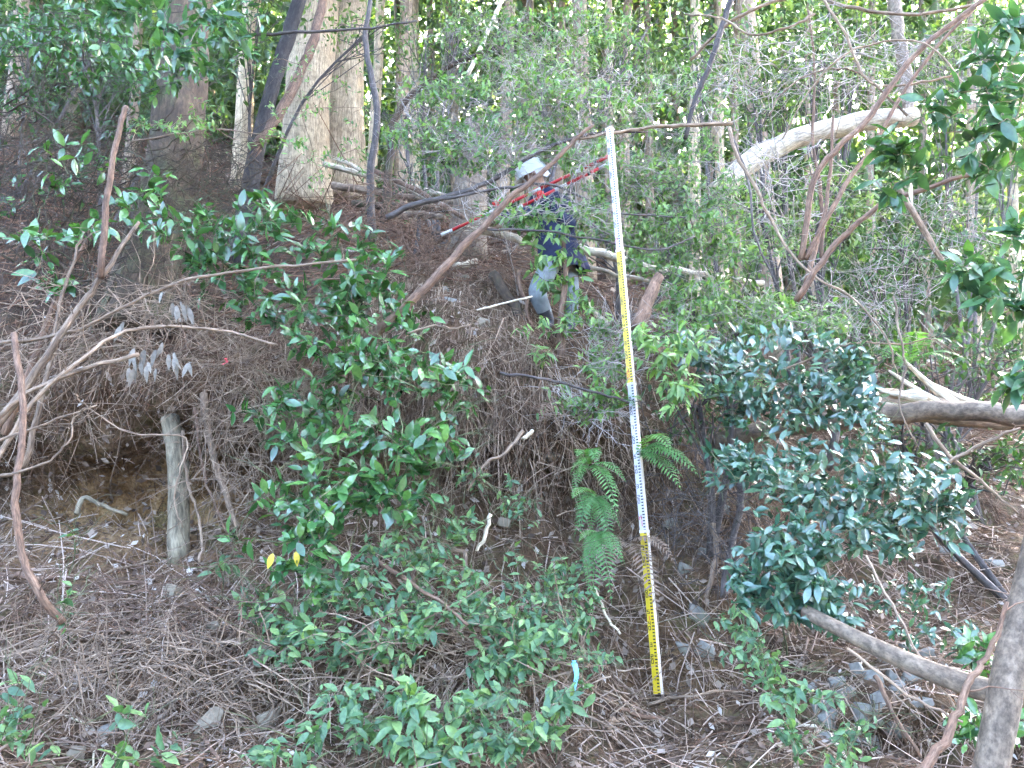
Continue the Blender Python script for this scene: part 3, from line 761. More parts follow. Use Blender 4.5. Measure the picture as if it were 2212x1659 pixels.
BR = [
 # left: arching stems and dead boughs
 ('stem', 'slim red brown upright stem in front of the brown trunk', [(218, 600, 4.6), (235, 400, 4.6), (262, 260, 4.65), (272, 232, 4.7)], 17, 13, 'red_twig', 0),
 ('bough', 'grey bough rising diagonally from the left edge to the red stem', [(-40, 965, 4.6), (60, 830, 4.6), (160, 680, 4.65), (225, 592, 4.65), (300, 480, 4.8)], 22, 8, 'dead_wood', 6),
 ('bough', 'long thin bough sweeping right across the hollow into the glossy shrub', [(-10, 742, 4.7), (150, 720, 4.7), (260, 665, 4.7), (400, 605, 4.75), (560, 580, 4.8), (780, 560, 4.85)], 9, 6, 'dead_wood', 7),
 ('bough', 'pale bare bough forking over the hollow with withered leaves', [(-20, 1020, 4.5), (70, 870, 4.5), (160, 790, 4.5), (240, 730, 4.6), (330, 705, 4.7), (470, 712, 4.8), (600, 745, 4.85)], 13, 5, 'dead_wood', 8),
 ('bough', 'grey dead bough with a snapped pale end above the hollow', [(-20, 915, 4.45), (60, 850, 4.5), (170, 800, 4.5), (300, 765, 4.55)], 11, 9, 'dead_wood', 3),
 ('stem', 'arching brown stem down the left edge into the litter', [(30, 720, 4.4), (50, 880, 4.3), (35, 1050, 4.2), (45, 1190, 4.2), (85, 1280, 4.2), (135, 1345, 4.3)], 14, 17, 'red_twig', 2),
 ('branch', 'pale forked twig curving upward beside the left edge', [(-20, 1035, 4.2), (90, 1005, 4.2), (150, 955, 4.2), (158, 905, 4.2), (185, 880, 4.2)], 8, 3, 'dead_wood', 5),
 ('branch', 'bare twig across the hollow below the snapped bough', [(-20, 960, 4.4), (100, 915, 4.4), (210, 875, 4.45)], 7, 4, 'dead_wood', 3),
 ('branch', 'thin drooping twig curling over the hollow to the bare stump', [(160, 850, 4.6), (190, 880, 4.7), (280, 935, 4.8), (400, 945, 4.9), (390, 1010, 4.9), (375, 1080, 4.9), (395, 1140, 4.95)], 4, 3, 'dead_wood', 3),
 ('branch', 'upright forked dead branch near the left edge', [(50, 1010, 4.8), (100, 820, 4.8), (130, 660, 4.85), (160, 560, 4.9), (180, 500, 4.95)], 15, 5, 'dead_wood', 6),
 ('branch', 'leaning dead limb crossing the brown trunk foot', [(10, 940, 5.3), (80, 760, 5.3), (140, 600, 5.35), (225, 470, 5.4)], 20, 9, 'red_twig', 4),
 ('root', 'brown root hanging down the bank right of the bare stump', [(440, 850, 5.45), (455, 960, 5.4), (480, 1050, 5.35), (515, 1140, 5.3)], 17, 11, 'dead_wood', 2),
 ('root', 'thin root beside the bare stump reaching the litter', [(395, 930, 5.4), (405, 1040, 5.38), (428, 1110, 5.35), (437, 1170, 5.3), (430, 1215, 5.2)], 7, 6, 'dead_wood', 1),
 ('root', 'slim root hanging between the bare stump and the brown root', [(420, 880, 5.4), (435, 1000, 5.4), (460, 1080, 5.35), (490, 1150, 5.25)], 7, 5, 'red_twig', 1),
 ('branch', 'pale crooked stick lying on the floor of the hollow', [(165, 1110, 5.45), (180, 1075, 5.5), (215, 1090, 5.5), (275, 1112, 5.5)], 11, 7, 'stump', 2),
 # upper left
 ('branch', 'dark horizontal branch across the top of the pale cedar', [(520, 78, 6.0), (640, 70, 6.0), (780, 62, 6.1), (900, 45, 6.2)], 9, 5, 'dark_twig', 4),
 ('branch', 'fine pale branch with sprays of leaves over the brown trunk', [(285, 305, 5.4), (390, 288, 5.5), (480, 280, 5.6), (620, 300, 5.7)], 5, 3, 'dead_wood', 8),
 ('branch', 'upright dark sapling stem right of the massive cedars', [(805, 520, 7), (800, 380, 7), (815, 240, 7), (790, 100, 7), (800, 0, 7)], 20, 12, 'dark_twig', 6),
 ('branch', 'brown forked sapling stem crossing upward to the top', [(830, 480, 7.2), (845, 330, 7.2), (860, 240, 7.2), (960, 150, 7.2), (1090, 95, 7.2), (1200, 60, 7.3)], 22, 8, 'brown_bark', 6),
 ('branch', 'straight pale broken pole leaning under the top edge', [(1010, 165, 8.5), (1035, 110, 8.5), (1065, 45, 8.6), (1085, 0, 8.7)], 11, 12, 'pale_wood', 0),
 # centre
 ('branch', 'long brown leaning limb passing in front of the person', [(785, 748, 5.0), (900, 640, 5.0), (1000, 535, 5.05), (1100, 430, 5.1), (1180, 365, 5.15), (1245, 300, 5.2), (1280, 270, 5.25)], 25, 9, 'red_twig', 6),
 ('branch', 'thin grey branch with a cut end right of the staff top', [(1250, 300, 5.5), (1340, 284, 5.5), (1450, 272, 5.5), (1582, 266, 5.5)], 8, 11, 'dead_wood', 5),
 ('branch', 'crooked dark branch spreading left of the white helmet', [(835, 470, 5.8), (900, 440, 5.8), (1000, 415, 5.85), (1060, 390, 5.9), (1180, 320, 6), (1280, 290, 6.1), (1400, 285, 6.2)], 16, 6, 'dark_twig', 9),
 ('branch', 'wavy dark branch crossing just below the white helmet', [(960, 430, 5.7), (1090, 405, 5.7), (1180, 398, 5.7), (1270, 430, 5.75), (1320, 460, 5.8), (1480, 470, 5.9)], 8, 4, 'dark_twig', 6),
 ('branch', 'dark twig spray crossing the person at the waist', [(1050, 495, 5.6), (1180, 500, 5.6), (1300, 520, 5.6), (1420, 540, 5.6), (1500, 510, 5.7)], 6, 4, 'dark_twig', 7),
 ('stem', 'short red brown stem standing in front of the person', [(1214, 775, 5.75), (1212, 700, 5.75), (1220, 620, 5.75), (1218, 520, 5.8)], 20, 9, 'red_twig', 2),
 ('branch', 'thin pale twig poking left toward the person knee', [(1030, 670, 5.7), (1080, 658, 5.7), (1150, 640, 5.7)], 5, 4, 'pale_wood', 0),
 ('branch', 'bare twig with a pale tip below the leaning limb', [(880, 720, 4.9), (930, 705, 4.9), (980, 710, 4.9), (1018, 700, 4.9)], 5, 3, 'dead_wood', 1),
 ('branch', 'curved dark vine crossing the bank to the staff', [(1080, 805, 5.1), (1180, 820, 5.15), (1280, 845, 5.2), (1360, 870, 5.2)], 7, 5, 'dark_twig', 2),
 ('branch', 'small forked dead twig on the bank face below the vine', [(1130, 930, 5.3), (1085, 985, 5.25), (1050, 1000, 5.2), (1010, 1060, 5.15)], 9, 5, 'dead_wood', 4),
 ('stick', 'short pale chopped stick lying on the bank face', [(1130, 948, 5.35), (1150, 930, 5.4)], 9, 9, 'pale_wood', 0),
 ('stick', 'pale bent stick stuck in the earth above the low saplings', [(1060, 1110, 4.95), (1048, 1160, 4.95), (1030, 1190, 4.95)], 9, 7, 'pale_wood', 0),
 ('root', 'brown root running down the earth below the bent stick', [(965, 1190, 5.0), (1000, 1192, 4.98), (1005, 1230, 4.95), (990, 1280, 4.9)], 12, 6, 'dead_wood', 1),
 ('stick', 'long red brown stick sloping into the low saplings', [(795, 1200, 4.8), (880, 1255, 4.7), (960, 1305, 4.6), (1010, 1350, 4.5)], 10, 6, 'red_twig', 1),
 ('stick', 'thin pale stick leaning on the earth left of the staff', [(1285, 1270, 5.0), (1310, 1330, 4.95), (1340, 1370, 4.9)], 6, 5, 'pale_wood', 0),
 # right
 ('limb', 'dark bare limb reaching down from the top edge', [(1590, -30, 6.0), (1560, 60, 6.0), (1530, 150, 6.0), (1505, 210, 6.05), (1480, 300, 6.1)], 17, 10, 'dark_twig', 3),
 ('branch', 'arching thin branch sweeping along the top right edge', [(1490, 130, 6.2), (1560, 60, 6.0), (1640, 15, 5.9), (1740, -10, 5.9), (1850, 20, 5.8), (1980, 30, 5.8), (2120, 10, 5.7)], 9, 8, 'dead_wood', 6),
 ('branch', 'sagging vine looping under the top right edge', [(1760, 30, 5.6), (1700, 60, 5.6), (1620, 75, 5.7), (1560, 40, 5.8), (1480, 30, 5.9)], 7, 5, 'dead_wood', 4),
 ('branch', 'curled vine hanging like a hook near the top right', [(1770, -10, 5.5), (1820, 60, 5.5), (1850, 130, 5.5), (1865, 165, 5.5), (1910, 185, 5.5), (2010, 175, 5.5), (2070, 160, 5.5)], 8, 5, 'dead_wood', 4),
 ('branch', 'long straight branch leaning from top right to the gully', [(2150, -20, 5.2), (1985, 110, 5.25), (1880, 250, 5.3), (1800, 330, 5.35), (1755, 400, 5.4), (1730, 560, 5.45)], 13, 14, 'red_twig', 3),
 ('branch', 'thin straight branch parallel to the long leaning one', [(2120, 0, 5.4), (2000, 130, 5.4), (1900, 290, 5.4), (1810, 430, 5.4), (1740, 560, 5.45)], 7, 12, 'red_twig', 3),
 ('branch', 'bare branch crossing leftward above the pale fallen tree', [(2120, 230, 5.1), (2000, 95, 5.2), (1850, 105, 5.3), (1760, 180, 5.4), (1690, 300, 5.5)], 5, 4, 'dead_wood', 5),
 ('branch', 'arched twig over the pale fallen tree', [(1960, 250, 5.5), (1860, 160, 5.5), (1780, 150, 5.5), (1700, 190, 5.5), (1660, 250, 5.5)], 6, 4, 'dead_wood', 5),
 ('branch', 'dark drooping branch falling from the broken limb end', [(1575, 275, 5.5), (1590, 330, 5.5), (1640, 420, 5.5), (1690, 520, 5.5), (1750, 590, 5.4), (1850, 650, 5.3), (1920, 740, 5.2), (1930, 790, 5.2)], 10, 4, 'dead_wood', 9),
 ('branch', 'second dark drooping branch beside the broken limb end', [(1578, 290, 5.6), (1620, 400, 5.6), (1628, 500, 5.6), (1680, 620, 5.6)], 8, 4, 'dark_twig', 5),
 ('branch', 'brown straight bough rising from the gully to the right edge', [(1720, 650, 5.0), (1790, 545, 4.9), (1900, 445, 4.8), (2020, 400, 4.7), (2240, 330, 4.6)], 16, 9, 'red_twig', 3),
 ('branch', 'pale sloping dead stem under the near leaves', [(1935, 400, 5.6), (1960, 440, 5.6), (2010, 520, 5.65), (2050, 590, 5.7)], 16, 13, 'dead_wood', 0),
 ('branch', 'forked upright sapling before the pale fallen tree', [(1775, 560, 6.0), (1775, 420, 6.0), (1755, 300, 6.0), (1760, 160, 6.0), (1745, 20, 6.0)], 10, 5, 'red_twig', 5),
 ('branch', 'slim upright sapling with snapped pale end', [(1740, 620, 5.8), (1770, 500, 5.8), (1785, 440, 5.8), (1800, 250, 5.8)], 13, 6, 'red_twig', 3),
 ('branch', 'thin meandering branch above the blue green shrub', [(1700, 795, 5.2), (1790, 760, 5.2), (1850, 740, 5.2), (1950, 745, 5.2), (2010, 730, 5.2), (2060, 760, 5.2)], 5, 3, 'dead_wood', 8),
 ('branch', 'pale twig curving down into the blue green shrub', [(1930, 640, 5.0), (1950, 760, 4.95), (1955, 800, 4.95), (1945, 880, 4.9), (1985, 970, 4.9)], 6, 3, 'dead_wood', 3),
 ('branch', 'dark forked branch hanging below the fallen log', [(2000, 915, 4.6), (2050, 985, 4.6), (2120, 1040, 4.6), (2200, 1110, 4.6)], 10, 5, 'dead_wood', 3),
 ('branch', 'pale twig rising to the right edge under the log', [(2050, 1000, 4.6), (2120, 960, 4.5), (2205, 925, 4.4)], 9, 6, 'dead_wood', 2),
 ('root', 'dark root hanging down behind the blue green shrub', [(1590, 970, 5.6), (1600, 1080, 5.6), (1575, 1200, 5.5), (1560, 1290, 5.4)], 18, 11, 'dark_twig', 3),
 ('root', 'pale broken stem standing among the gully stones', [(1540, 1130, 5.5), (1545, 1210, 5.45), (1525, 1290, 5.4)], 13, 8, 'dead_wood', 0),
 ('branch', 'crooked brown branch curving from the ground to the right trunk', [(1960, 1700, 3.6), (2040, 1600, 3.65), (2075, 1520, 3.7), (2100, 1460, 3.7), (2140, 1410, 3.72), (2175, 1300, 3.7)], 22, 8, 'red_twig', 2),
 ('branch', 'thin straight twig leaning across the limb', [(1830, 1400, 4.0), (1960, 1500, 3.9), (2080, 1560, 3.8)], 6, 5, 'dead_wood', 1),
 ('branch', 'bare twig slanting over the litter right of the shrubs', [(1870, 1200, 4.4), (1940, 1330, 4.2), (2000, 1440, 4.1), (2080, 1550, 4.0)], 5, 4, 'dead_wood', 3),
 ('stick', 'brown stick leaning on the gully stones', [(1890, 1460, 4.5), (1930, 1540, 4.4), (1990, 1640, 4.3)], 10, 7, 'red_twig', 0),
]
for nm, lb, pts, w0, w1, mt, tw in BR:
    branch(nm, lb, pts, w0, w1, mt, nm, tw)

# sticks lying on the litter at the bottom
ST2 = [
 ('straight brown stick slanting down the left litter', [(215, 1300), (330, 1450), (420, 1560), (480, 1670)], 10, 8, 'red_twig'),
 ('long curved stick across the left litter', [(720, 1372), (560, 1395), (430, 1390), (300, 1400), (160, 1440)], 9, 6, 'dead_wood'),
 ('pale thin stick bending over the left litter', [(520, 1440), (410, 1480), (340, 1570), (230, 1640)], 6, 4, 'dead_wood'),
 ('weathered stick lying flat under the hollow', [(0, 1250), (120, 1262), (280, 1265), (460, 1245)], 12, 7, 'red_twig'),
 ('slim pale stick below the hollow near the left edge', [(0, 1320), (100, 1295), (210, 1255), (340, 1215)], 7, 5, 'dead_wood'),
 ('grey stick fanned out on the left litter mound', [(20, 1470), (130, 1420), (260, 1370), (360, 1390)], 8, 6, 'dead_wood'),
 ('forked pale twig at the bottom left corner', [(80, 1540), (180, 1570), (200, 1640), (190, 1700)], 6, 4, 'pale_wood'),
 ('curved thin stick standing out of the left litter', [(560, 1400), (500, 1500), (510, 1570), (540, 1660)], 6, 5, 'dead_wood'),
 ('long stick running under the low saplings', [(960, 1300), (880, 1360), (760, 1450), (690, 1560)], 8, 6, 'dead_wood'),
 ('reddish bowed stick among the low saplings', [(760, 1470), (820, 1420), (880, 1395), (960, 1390)], 6, 4, 'red_twig'),
 ('thick pale stick lying below the staff foot', [(1310, 1580), (1340, 1560), (1375, 1530)], 15, 13, 'dead_wood'),
 ('long straight stick pointing right below the staff foot', [(1330, 1540), (1430, 1560), (1560, 1570), (1680, 1560)], 9, 6, 'red_twig'),
 ('thin stick crossing the litter right of the staff foot', [(1400, 1530), (1500, 1510), (1620, 1500)], 7, 4, 'dead_wood'),
 ('pale straight stick at the bottom edge right of centre', [(1700, 1560), (1790, 1600), (1850, 1660)], 8, 6, 'pale_wood'),
 ('thin pole at the bottom edge under the saplings', [(1000, 1480), (1090, 1560), (1190, 1670)], 6, 5, 'dead_wood'),
 ('white birch like twig before the right trunk', [(1960, 1610), (2050, 1615), (2120, 1618)], 6, 5, 'pale_wood'),
 ('slanting stick behind the right trunk', [(1840, 1560), (1960, 1570), (2080, 1610)], 9, 6, 'dead_wood'),
]
for lb, pts, w0, w1, mt in ST2:
    branch('stick', lb, pts, w0, w1, mt, 'stick', 2, 6, None, .1, 0, .012)

# thick fallen timber
LG = [
 ('fallen_tree', 'pale barkless fallen tree leaning across the upper right', [(1545, 420, 8.2), (1620, 350, 8.3), (1720, 300, 8.4), (1830, 268, 8.5), (1975, 252, 8.6)], 52, 46, 'pale_wood', 0),
 ('standing_snag', 'upright grey trunk rising from the pale fallen tree end', [(1962, 262, 8.62), (1955, 150, 8.7), (1938, 60, 8.8), (1925, -60, 8.9)], 26, 34, 'smooth_bark', 0),
 ('fallen_log', 'brown fallen log bridging the gully on the right', [(1540, 958, 5.9), (1700, 925, 5.8), (1880, 900, 5.65), (2060, 888, 5.5), (2270, 908, 5.3)], 36, 46, 'smooth_bark', 0),
 ('split_log', 'split grey log with long splinters behind the brown log', [(1870, 868, 6.4), (2000, 885, 6.3), (2120, 900, 6.2), (2280, 905, 6.1)], 66, 50, 'dead_wood', 0),
 ('log', 'bleached log lying behind the person to the right', [(1250, 535, 7.4), (1340, 560, 7.3), (1440, 590, 7.2)], 20, 18, 'pale_wood', 0),
 ('log', 'long bleached log continuing right of the staff', [(1420, 575, 7.6), (1520, 595, 7.6), (1650, 612, 7.7)], 15, 12, 'pale_wood', 0),
 ('log', 'yellowish log lying left of the person below the poles', [(1035, 495, 7.0), (1090, 508, 7.0), (1160, 525, 6.95)], 20, 16, 'pale_wood', 4),
 ('log', 'thick brown log standing slanted on the bank under the person', [(1065, 595, 6.15), (1110, 660, 6.05), (1150, 755, 5.95)], 24, 20, 'brown_bark', 0),
 ('log', 'slim pole slanted on the bank beside the thick brown log', [(1120, 585, 6.1), (1140, 670, 6.0), (1165, 750, 5.95)], 9, 7, 'red_twig', 0),
 ('log', 'pale branch end on the slope right of the person feet', [(1255, 650, 6.5), (1290, 680, 6.45), (1315, 705, 6.4)], 13, 12, 'pale_wood', 0),
 ('log', 'brown broken stub leaning right of the staff', [(1375, 715, 5.6), (1395, 660, 5.65), (1425, 595, 5.7)], 38, 24, 'red_twig', 0),
 ('log', 'topmost pale log in the stack left of the stump', [(700, 355, 9.2), (820, 385, 9.0), (965, 425, 8.7)], 14, 13, 'pale_wood', 0),
 ('log', 'brown log second in the stack left of the stump', [(720, 400, 9.0), (840, 420, 8.8), (990, 440, 8.6)], 18, 15, 'dead_wood', 0),
 ('log', 'dark log at the bottom of the stack left of the stump', [(760, 440, 8.6), (860, 445, 8.5), (970, 455, 8.4)], 17, 14, 'brown_bark', 0),
 ('log', 'short cut log end lying on the crest above the bank', [(975, 578, 6.7), (1000, 572, 6.72), (1030, 566, 6.75)], 18, 17, 'pale_wood', 0),
 ('log', 'thin bleached pole sticking out above the stack of logs', [(730, 345, 8.8), (850, 395, 8.5), (950, 450, 8.2)], 10, 9, 'pale_wood', 3),
 ('log', 'red brown pole crossing the stack of logs', [(800, 365, 8.4), (900, 410, 8.2), (1000, 470, 7.8)], 12, 10, 'red_twig', 0),
 ('log', 'short thick pole lowest before the stack of logs', [(830, 470, 7.8), (900, 462, 7.7), (960, 470, 7.6)], 17, 15, 'smooth_bark', 0),
 ('log', 'bleached pole lying behind the poles of the person', [(1040, 470, 7.6), (1120, 490, 7.5), (1230, 530, 7.4)], 12, 11, 'pale_wood', 3),
 ('log', 'pale split pole lying under the bleached log right of the person', [(1270, 575, 7.0), (1350, 595, 6.9), (1450, 625, 6.8)], 10, 9, 'pale_wood', 2),
 ('leaning_log', 'splintered brown log leaning against the massive pale cedar', [(555, 315, 8.0), (610, 235, 8.1), (655, 140, 8.2), (690, 40, 8.3), (700, -60, 8.4)], 24, 22, 'red_twig', 5),
]
for nm, lb, pts, w0, w1, mt, sp in LG:
    branch(nm, lb, pts, w0, w1, mt, 'log', 0, 12, None, .14, sp, .008)
sp = bpy.data.objects['split_log']
for i, (a, b_) in enumerate([((2080, 890), (1935, 762)), ((2060, 888), (1920, 800)), ((2100, 893), (1960, 790)), ((2050, 893), (1900, 868)), ((2090, 890), (1985, 812)), ((2000, 862), (1880, 838)), ((2140, 886), (2010, 826)), ((1990, 850), (1900, 846))]):
    mb = MB(); tube(mb, [W(*a, 6.2), W((a[0]+b_[0])/2, (a[1]+b_[1])/2 + 4, 6.22), W(*b_, 6.25)], .045, .008, 5, 4, .35); mb.build('splinter', M['pale_wood'], sp, sp.location)
# ------------------------------------------------------------------ broadleaf shrubs
shrub('shrub', 'large glossy broadleaf shrub spreading left of the bank centre', G(760, 900), [(400, 480, 5.0, 130, 50, 18), (560, 500, 5.0, 150, 80, 34), (770, 560, 5.0, 105, 90, 26), (650, 680, 5.0, 130, 80, 26), (760, 770, 4.95, 130, 60, 22), (800, 640, 5.0, 90, 60, 14), (470, 560, 5.0, 90, 50, 10), (540, 620, 5.05, 120, 70, 14), (700, 850, 5.0, 120, 60, 14), (880, 700, 5.0, 60, 60, 8)],
      'glossy', .112, 5, .010, nobj=300, dens=1.7, along=.18, bare=90)
shrub('shrub', 'dense glossy shrub hanging over the bank below the largest one', G(780, 1120), [(910, 800, 4.85, 125, 60, 26), (770, 960, 4.75, 190, 75, 30), (920, 960, 4.75, 100, 60, 18), (620, 900, 4.9, 90, 70, 12), (700, 1050, 4.75, 130, 50, 14), (860, 1060, 4.75, 110, 50, 10), (990, 860, 4.85, 60, 60, 8)],
      'glossy', .112, 5, .009, nobj=300, dens=1.4, along=.18, bare=90)
shrub('shrub', 'loose glossy shrub with two yellow leaves left of centre', G(640, 1330), [(640, 1110, 4.65, 120, 70, 18), (670, 1210, 4.6, 100, 60, 14), (530, 1160, 4.6, 50, 20, 2), (800, 1080, 4.7, 90, 50, 10)], 'glossy', .105, 6, .007)
r_ = bpy.data.objects['shrub.002']
for px, py, l, a in ((590, 1195, .085, -.9), (640, 1190, .08, .5)):
    o = link('leaf', random.choice(LS['yellow']), r_); o.matrix_basis = leaf_mx(W(px, py, 4.5) - r_.location, Vector((.3*a, -.1, -1)), Vector((.2, -1, .1)), l)
    tag(o, 'withering yellow leaf')
shrub('shrub', 'sparse dark leaved shrub before the left slope', G(200, 720), [(60, 520, 5.1, 80, 50, 7), (180, 500, 5.0, 70, 40, 7), (140, 350, 5.4, 120, 60, 9), (310, 420, 5.2, 70, 60, 12), (120, 590, 4.9, 90, 40, 5)], 'glossy', .12, 4, .006)
shrub('shrub', 'leafy bough hanging in from the top left edge', W(330, -160, 4.6), [(390, 35, 4.2, 110, 55, 14), (470, 70, 4.6, 80, 70, 12), (375, 105, 4.0, 45, 25, 4), (270, 20, 4.8, 80, 50, 9)], 'near', .115, 6, .008, 'dark_twig')
shrub('shrub', 'dim leafy shrub in the upper left corner', G(120, 330), [(130, 60, 6.4, 170, 90, 36), (60, 150, 6.6, 110, 90, 14), (260, 130, 6.6, 120, 80, 18)], 'glossy', .10, 6, .010, 'dark_twig', nobj=160, dens=2.2)
shrub('shrub', 'dark undergrowth on the left slope behind the red stem', G(90, 560), [(90, 420, 6.6, 130, 70, 16), (30, 280, 6.9, 100, 90, 14), (230, 300, 7.0, 90, 60, 10), (170, 200, 7.2, 150, 60, 14)], 'glossy', .095, 6, .008, 'dark_twig', nobj=120, bare=160)
shrub('shrub', 'dense dark bough covering the top of the brown trunk', W(430, -220, 5.6), [(360, 170, 5.7, 110, 55, 18), (450, 120, 5.8, 110, 60, 18), (250, 90, 5.7, 130, 70, 20), (520, 40, 5.8, 80, 60, 12), (80, 60, 5.6, 120, 70, 14)], 'glossy', .10, 6, .008, 'dark_twig', nobj=200, bare=60)
shrub('shrub', 'fine leaved spray in front of the brown trunk', W(285, 305, 5.4), [(390, 270, 5.5, 110, 28, 22), (600, 300, 5.7, 70, 28, 10), (440, 240, 5.5, 60, 20, 6)], 'small', .05, 6, .004, 'dead_wood')
shrub('shrub', 'thin shrub with pale sprays against the massive cedar', G(720, 470), [(680, 170, 7.5, 70, 100, 16), (560, 130, 7.6, 60, 60, 10), (690, 360, 7.4, 60, 70, 14), (620, 250, 7.5, 60, 40, 8), (770, 260, 7.4, 50, 120, 14)], 'small', .055, 6, .006, 'dead_wood', nobj=200)
# right hand blue green shrubs
shrub('shrub', 'upper blue green shrub right of the staff above the log', G(1690, 1080), [(1720, 770, 5.3, 190, 60, 30), (1600, 830, 5.3, 110, 70, 18), (1780, 850, 5.2, 130, 60, 24), (1530, 750, 5.4, 90, 55, 14), (1850, 810, 5.2, 70, 50, 10), (1870, 900, 5.1, 60, 50, 8), (1660, 900, 5.3, 110, 40, 12)],
      'blue', .095, 7, .009, nobj=300, bias=(.05, -.75, .65), dens=2.0, along=.16, bare=60)
shrub('shrub', 'widest blue green shrub spreading below the fallen log', G(1800, 1290), [(1740, 1010, 5.0, 190, 65, 34), (1960, 1070, 4.9, 140, 95, 40), (1600, 1000, 5.0, 80, 45, 12), (1860, 1150, 4.9, 150, 55, 24), (2050, 1120, 4.85, 60, 60, 9), (1720, 1090, 5.0, 130, 50, 16)],
      'blue', .095, 7, .009, nobj=300, bias=(.05, -.75, .65), dens=2.0, along=.16, bare=60)
shrub('shrub', 'lowest blue green shrub above the smooth limb', G(1700, 1420), [(1690, 1180, 4.7, 120, 60, 24), (1750, 1270, 4.65, 105, 75, 26), (1640, 1270, 4.7, 70, 60, 12), (1800, 1320, 4.6, 60, 40, 7)],
      'blue', .095, 7, .008, nobj=300, bias=(.05, -.75, .65), dens=2.3, along=.13)
shrub('shrub', 'small glossy shrub on the dirt slope right of the lowest one', G(2010, 1390), [(1990, 1290, 5.2, 70, 50, 14), (1900, 1280, 5.2, 40, 40, 6), (2060, 1380, 5.0, 70, 40, 10), (1960, 1360, 5.0, 50, 30, 6)], 'blue', .07, 6, .006)
shrub('shrub', 'dark shrub in the shade behind the right trunk', G(2120, 1500), [(2120, 1430, 4.3, 60, 60, 10), (2090, 1560, 4.1, 50, 50, 8), (2190, 1560, 4.2, 30, 60, 6)], 'glossy', .09, 5, .006)
# near leaves, top right
shrub('shrub', 'large near leaves hanging at the right edge near the top', W(2420, 330, 3.3), [(2150, 120, 3.2, 70, 70, 8), (2060, 230, 3.3, 90, 50, 8), (2160, 240, 3.15, 60, 80, 9), (1950, 330, 3.45, 80, 50, 8), (2120, 340, 3.3, 80, 60, 9), (1900, 400, 3.5, 50, 30, 4), (2190, 40, 3.2, 40, 50, 4)],
      'near', .115, 6, .006, 'dead_wood', bias=(-.2, -.4, .8))
shrub('shrub', 'large near leaves at the right edge at mid height', W(2420, 640, 3.2), [(2090, 590, 3.2, 70, 50, 9), (2170, 640, 3.15, 60, 50, 8), (2200, 540, 3.2, 40, 60, 5), (2190, 830, 3.4, 40, 40, 4)], 'near', .115, 6, .006, 'green_twig', bias=(-.2, -.4, .8))
# drooping narrow leaves round the person and the staff
shrub('shrub', 'narrow leaved shrub drooping in front of the person', G(1214, 780), [(1205, 590, 5.75, 65, 50, 18), (1240, 655, 5.75, 45, 50, 14), (1180, 470, 5.7, 60, 45, 16), (1190, 700, 5.7, 40, 25, 6), (1290, 690, 5.7, 50, 30, 6), (1130, 470, 5.65, 50, 30, 6), (1235, 510, 5.65, 50, 30, 6), (1270, 450, 5.7, 60, 35, 6), (1170, 530, 5.6, 60, 35, 6)], 'lance', .085, 6, .006, 'red_twig', droop=.9, nobj=300)
shrub('shrub', 'narrow leaved shrub drooping just right of the staff', G(1470, 960), [(1420, 760, 5.0, 50, 40, 12), (1460, 840, 5.0, 50, 50, 14), (1390, 730, 5.05, 30, 40, 6), (1500, 730, 5.1, 60, 40, 8)], 'lance', .095, 6, .006, 'dead_wood', droop=.9, nobj=300)
shrub('shrub', 'narrow leaved sapling below the person on the bank', G(1170, 850), [(1170, 750, 5.5, 40, 30, 5), (1120, 700, 5.5, 30, 20, 3), (1240, 850, 5.4, 60, 30, 6), (1190, 880, 5.4, 40, 20, 3), (1300, 840, 5.35, 60, 50, 10)], 'lance', .09, 5, .005, 'red_twig', droop=.8)
# fine leaved veil of twigs across the upper middle
VE = [
 ('fine leaved sapling screening the person and the poles', (1120, 640), [(1080, 440, 5.65, 110, 55, 5), (1250, 440, 5.65, 100, 40, 4), (1060, 320, 5.7, 120, 40, 6)]),
 ('bright sapling veiling the trunks above the person', (1200, 640), [(1150, 160, 5.9, 160, 60, 16), (1350, 200, 5.9, 130, 70, 16), (1300, 340, 5.8, 110, 40, 10)]),
 ('fine twigged shrub left of the helmet with pale sprays', (835, 480), [(960, 190, 6.0, 120, 35, 24), (930, 290, 6.0, 110, 40, 26), (1100, 270, 6.0, 110, 45, 26), (1000, 340, 6.0, 120, 35, 18)]),
 ('fine twigged shrub above the helmet', (1060, 500), [(1200, 200, 6.3, 130, 50, 34), (1300, 270, 6.3, 130, 45, 34), (1220, 330, 6.3, 100, 30, 18)]),
 ('bright leafy sapling under the top edge in the middle', (1150, 470), [(1050, 60, 6.8, 130, 50, 24), (1250, 80, 6.9, 150, 70, 42), (1130, 130, 6.8, 110, 40, 20)]),
 ('leafy sapling left of the top of the staff', (1290, 560), [(1330, 410, 6.2, 90, 50, 22), (1250, 460, 6.4, 60, 60, 12), (1420, 380, 6.2, 100, 50, 26), (1360, 500, 6.2, 100, 40, 20)]),
 ('leafy sapling right of the top of the staff', (1480, 640), [(1480, 480, 6.0, 110, 50, 30), (1560, 430, 6.2, 110, 50, 24), (1420, 560, 6.0, 90, 40, 18), (1550, 540, 6.1, 110, 40, 24)]),
 ('leafy sapling between the staff and the fallen tree', (1620, 720), [(1500, 200, 7.2, 120, 80, 30), (1480, 320, 7.2, 90, 50, 20), (1640, 510, 6.6, 110, 60, 24)]),
 ('low leafy shrub on the crest right of the staff', (1560, 760), [(1500, 650, 5.9, 110, 50, 28), (1620, 680, 6.0, 110, 50, 30), (1480, 720, 5.7, 70, 40, 12), (1740, 690, 6.2, 120, 50, 26)]),
 ('leafy shrub below the person left of the staff', (1330, 880), [(1310, 780, 5.6, 70, 40, 14), (1340, 720, 5.7, 60, 30, 8), (1280, 880, 5.4, 60, 30, 8)]),
]
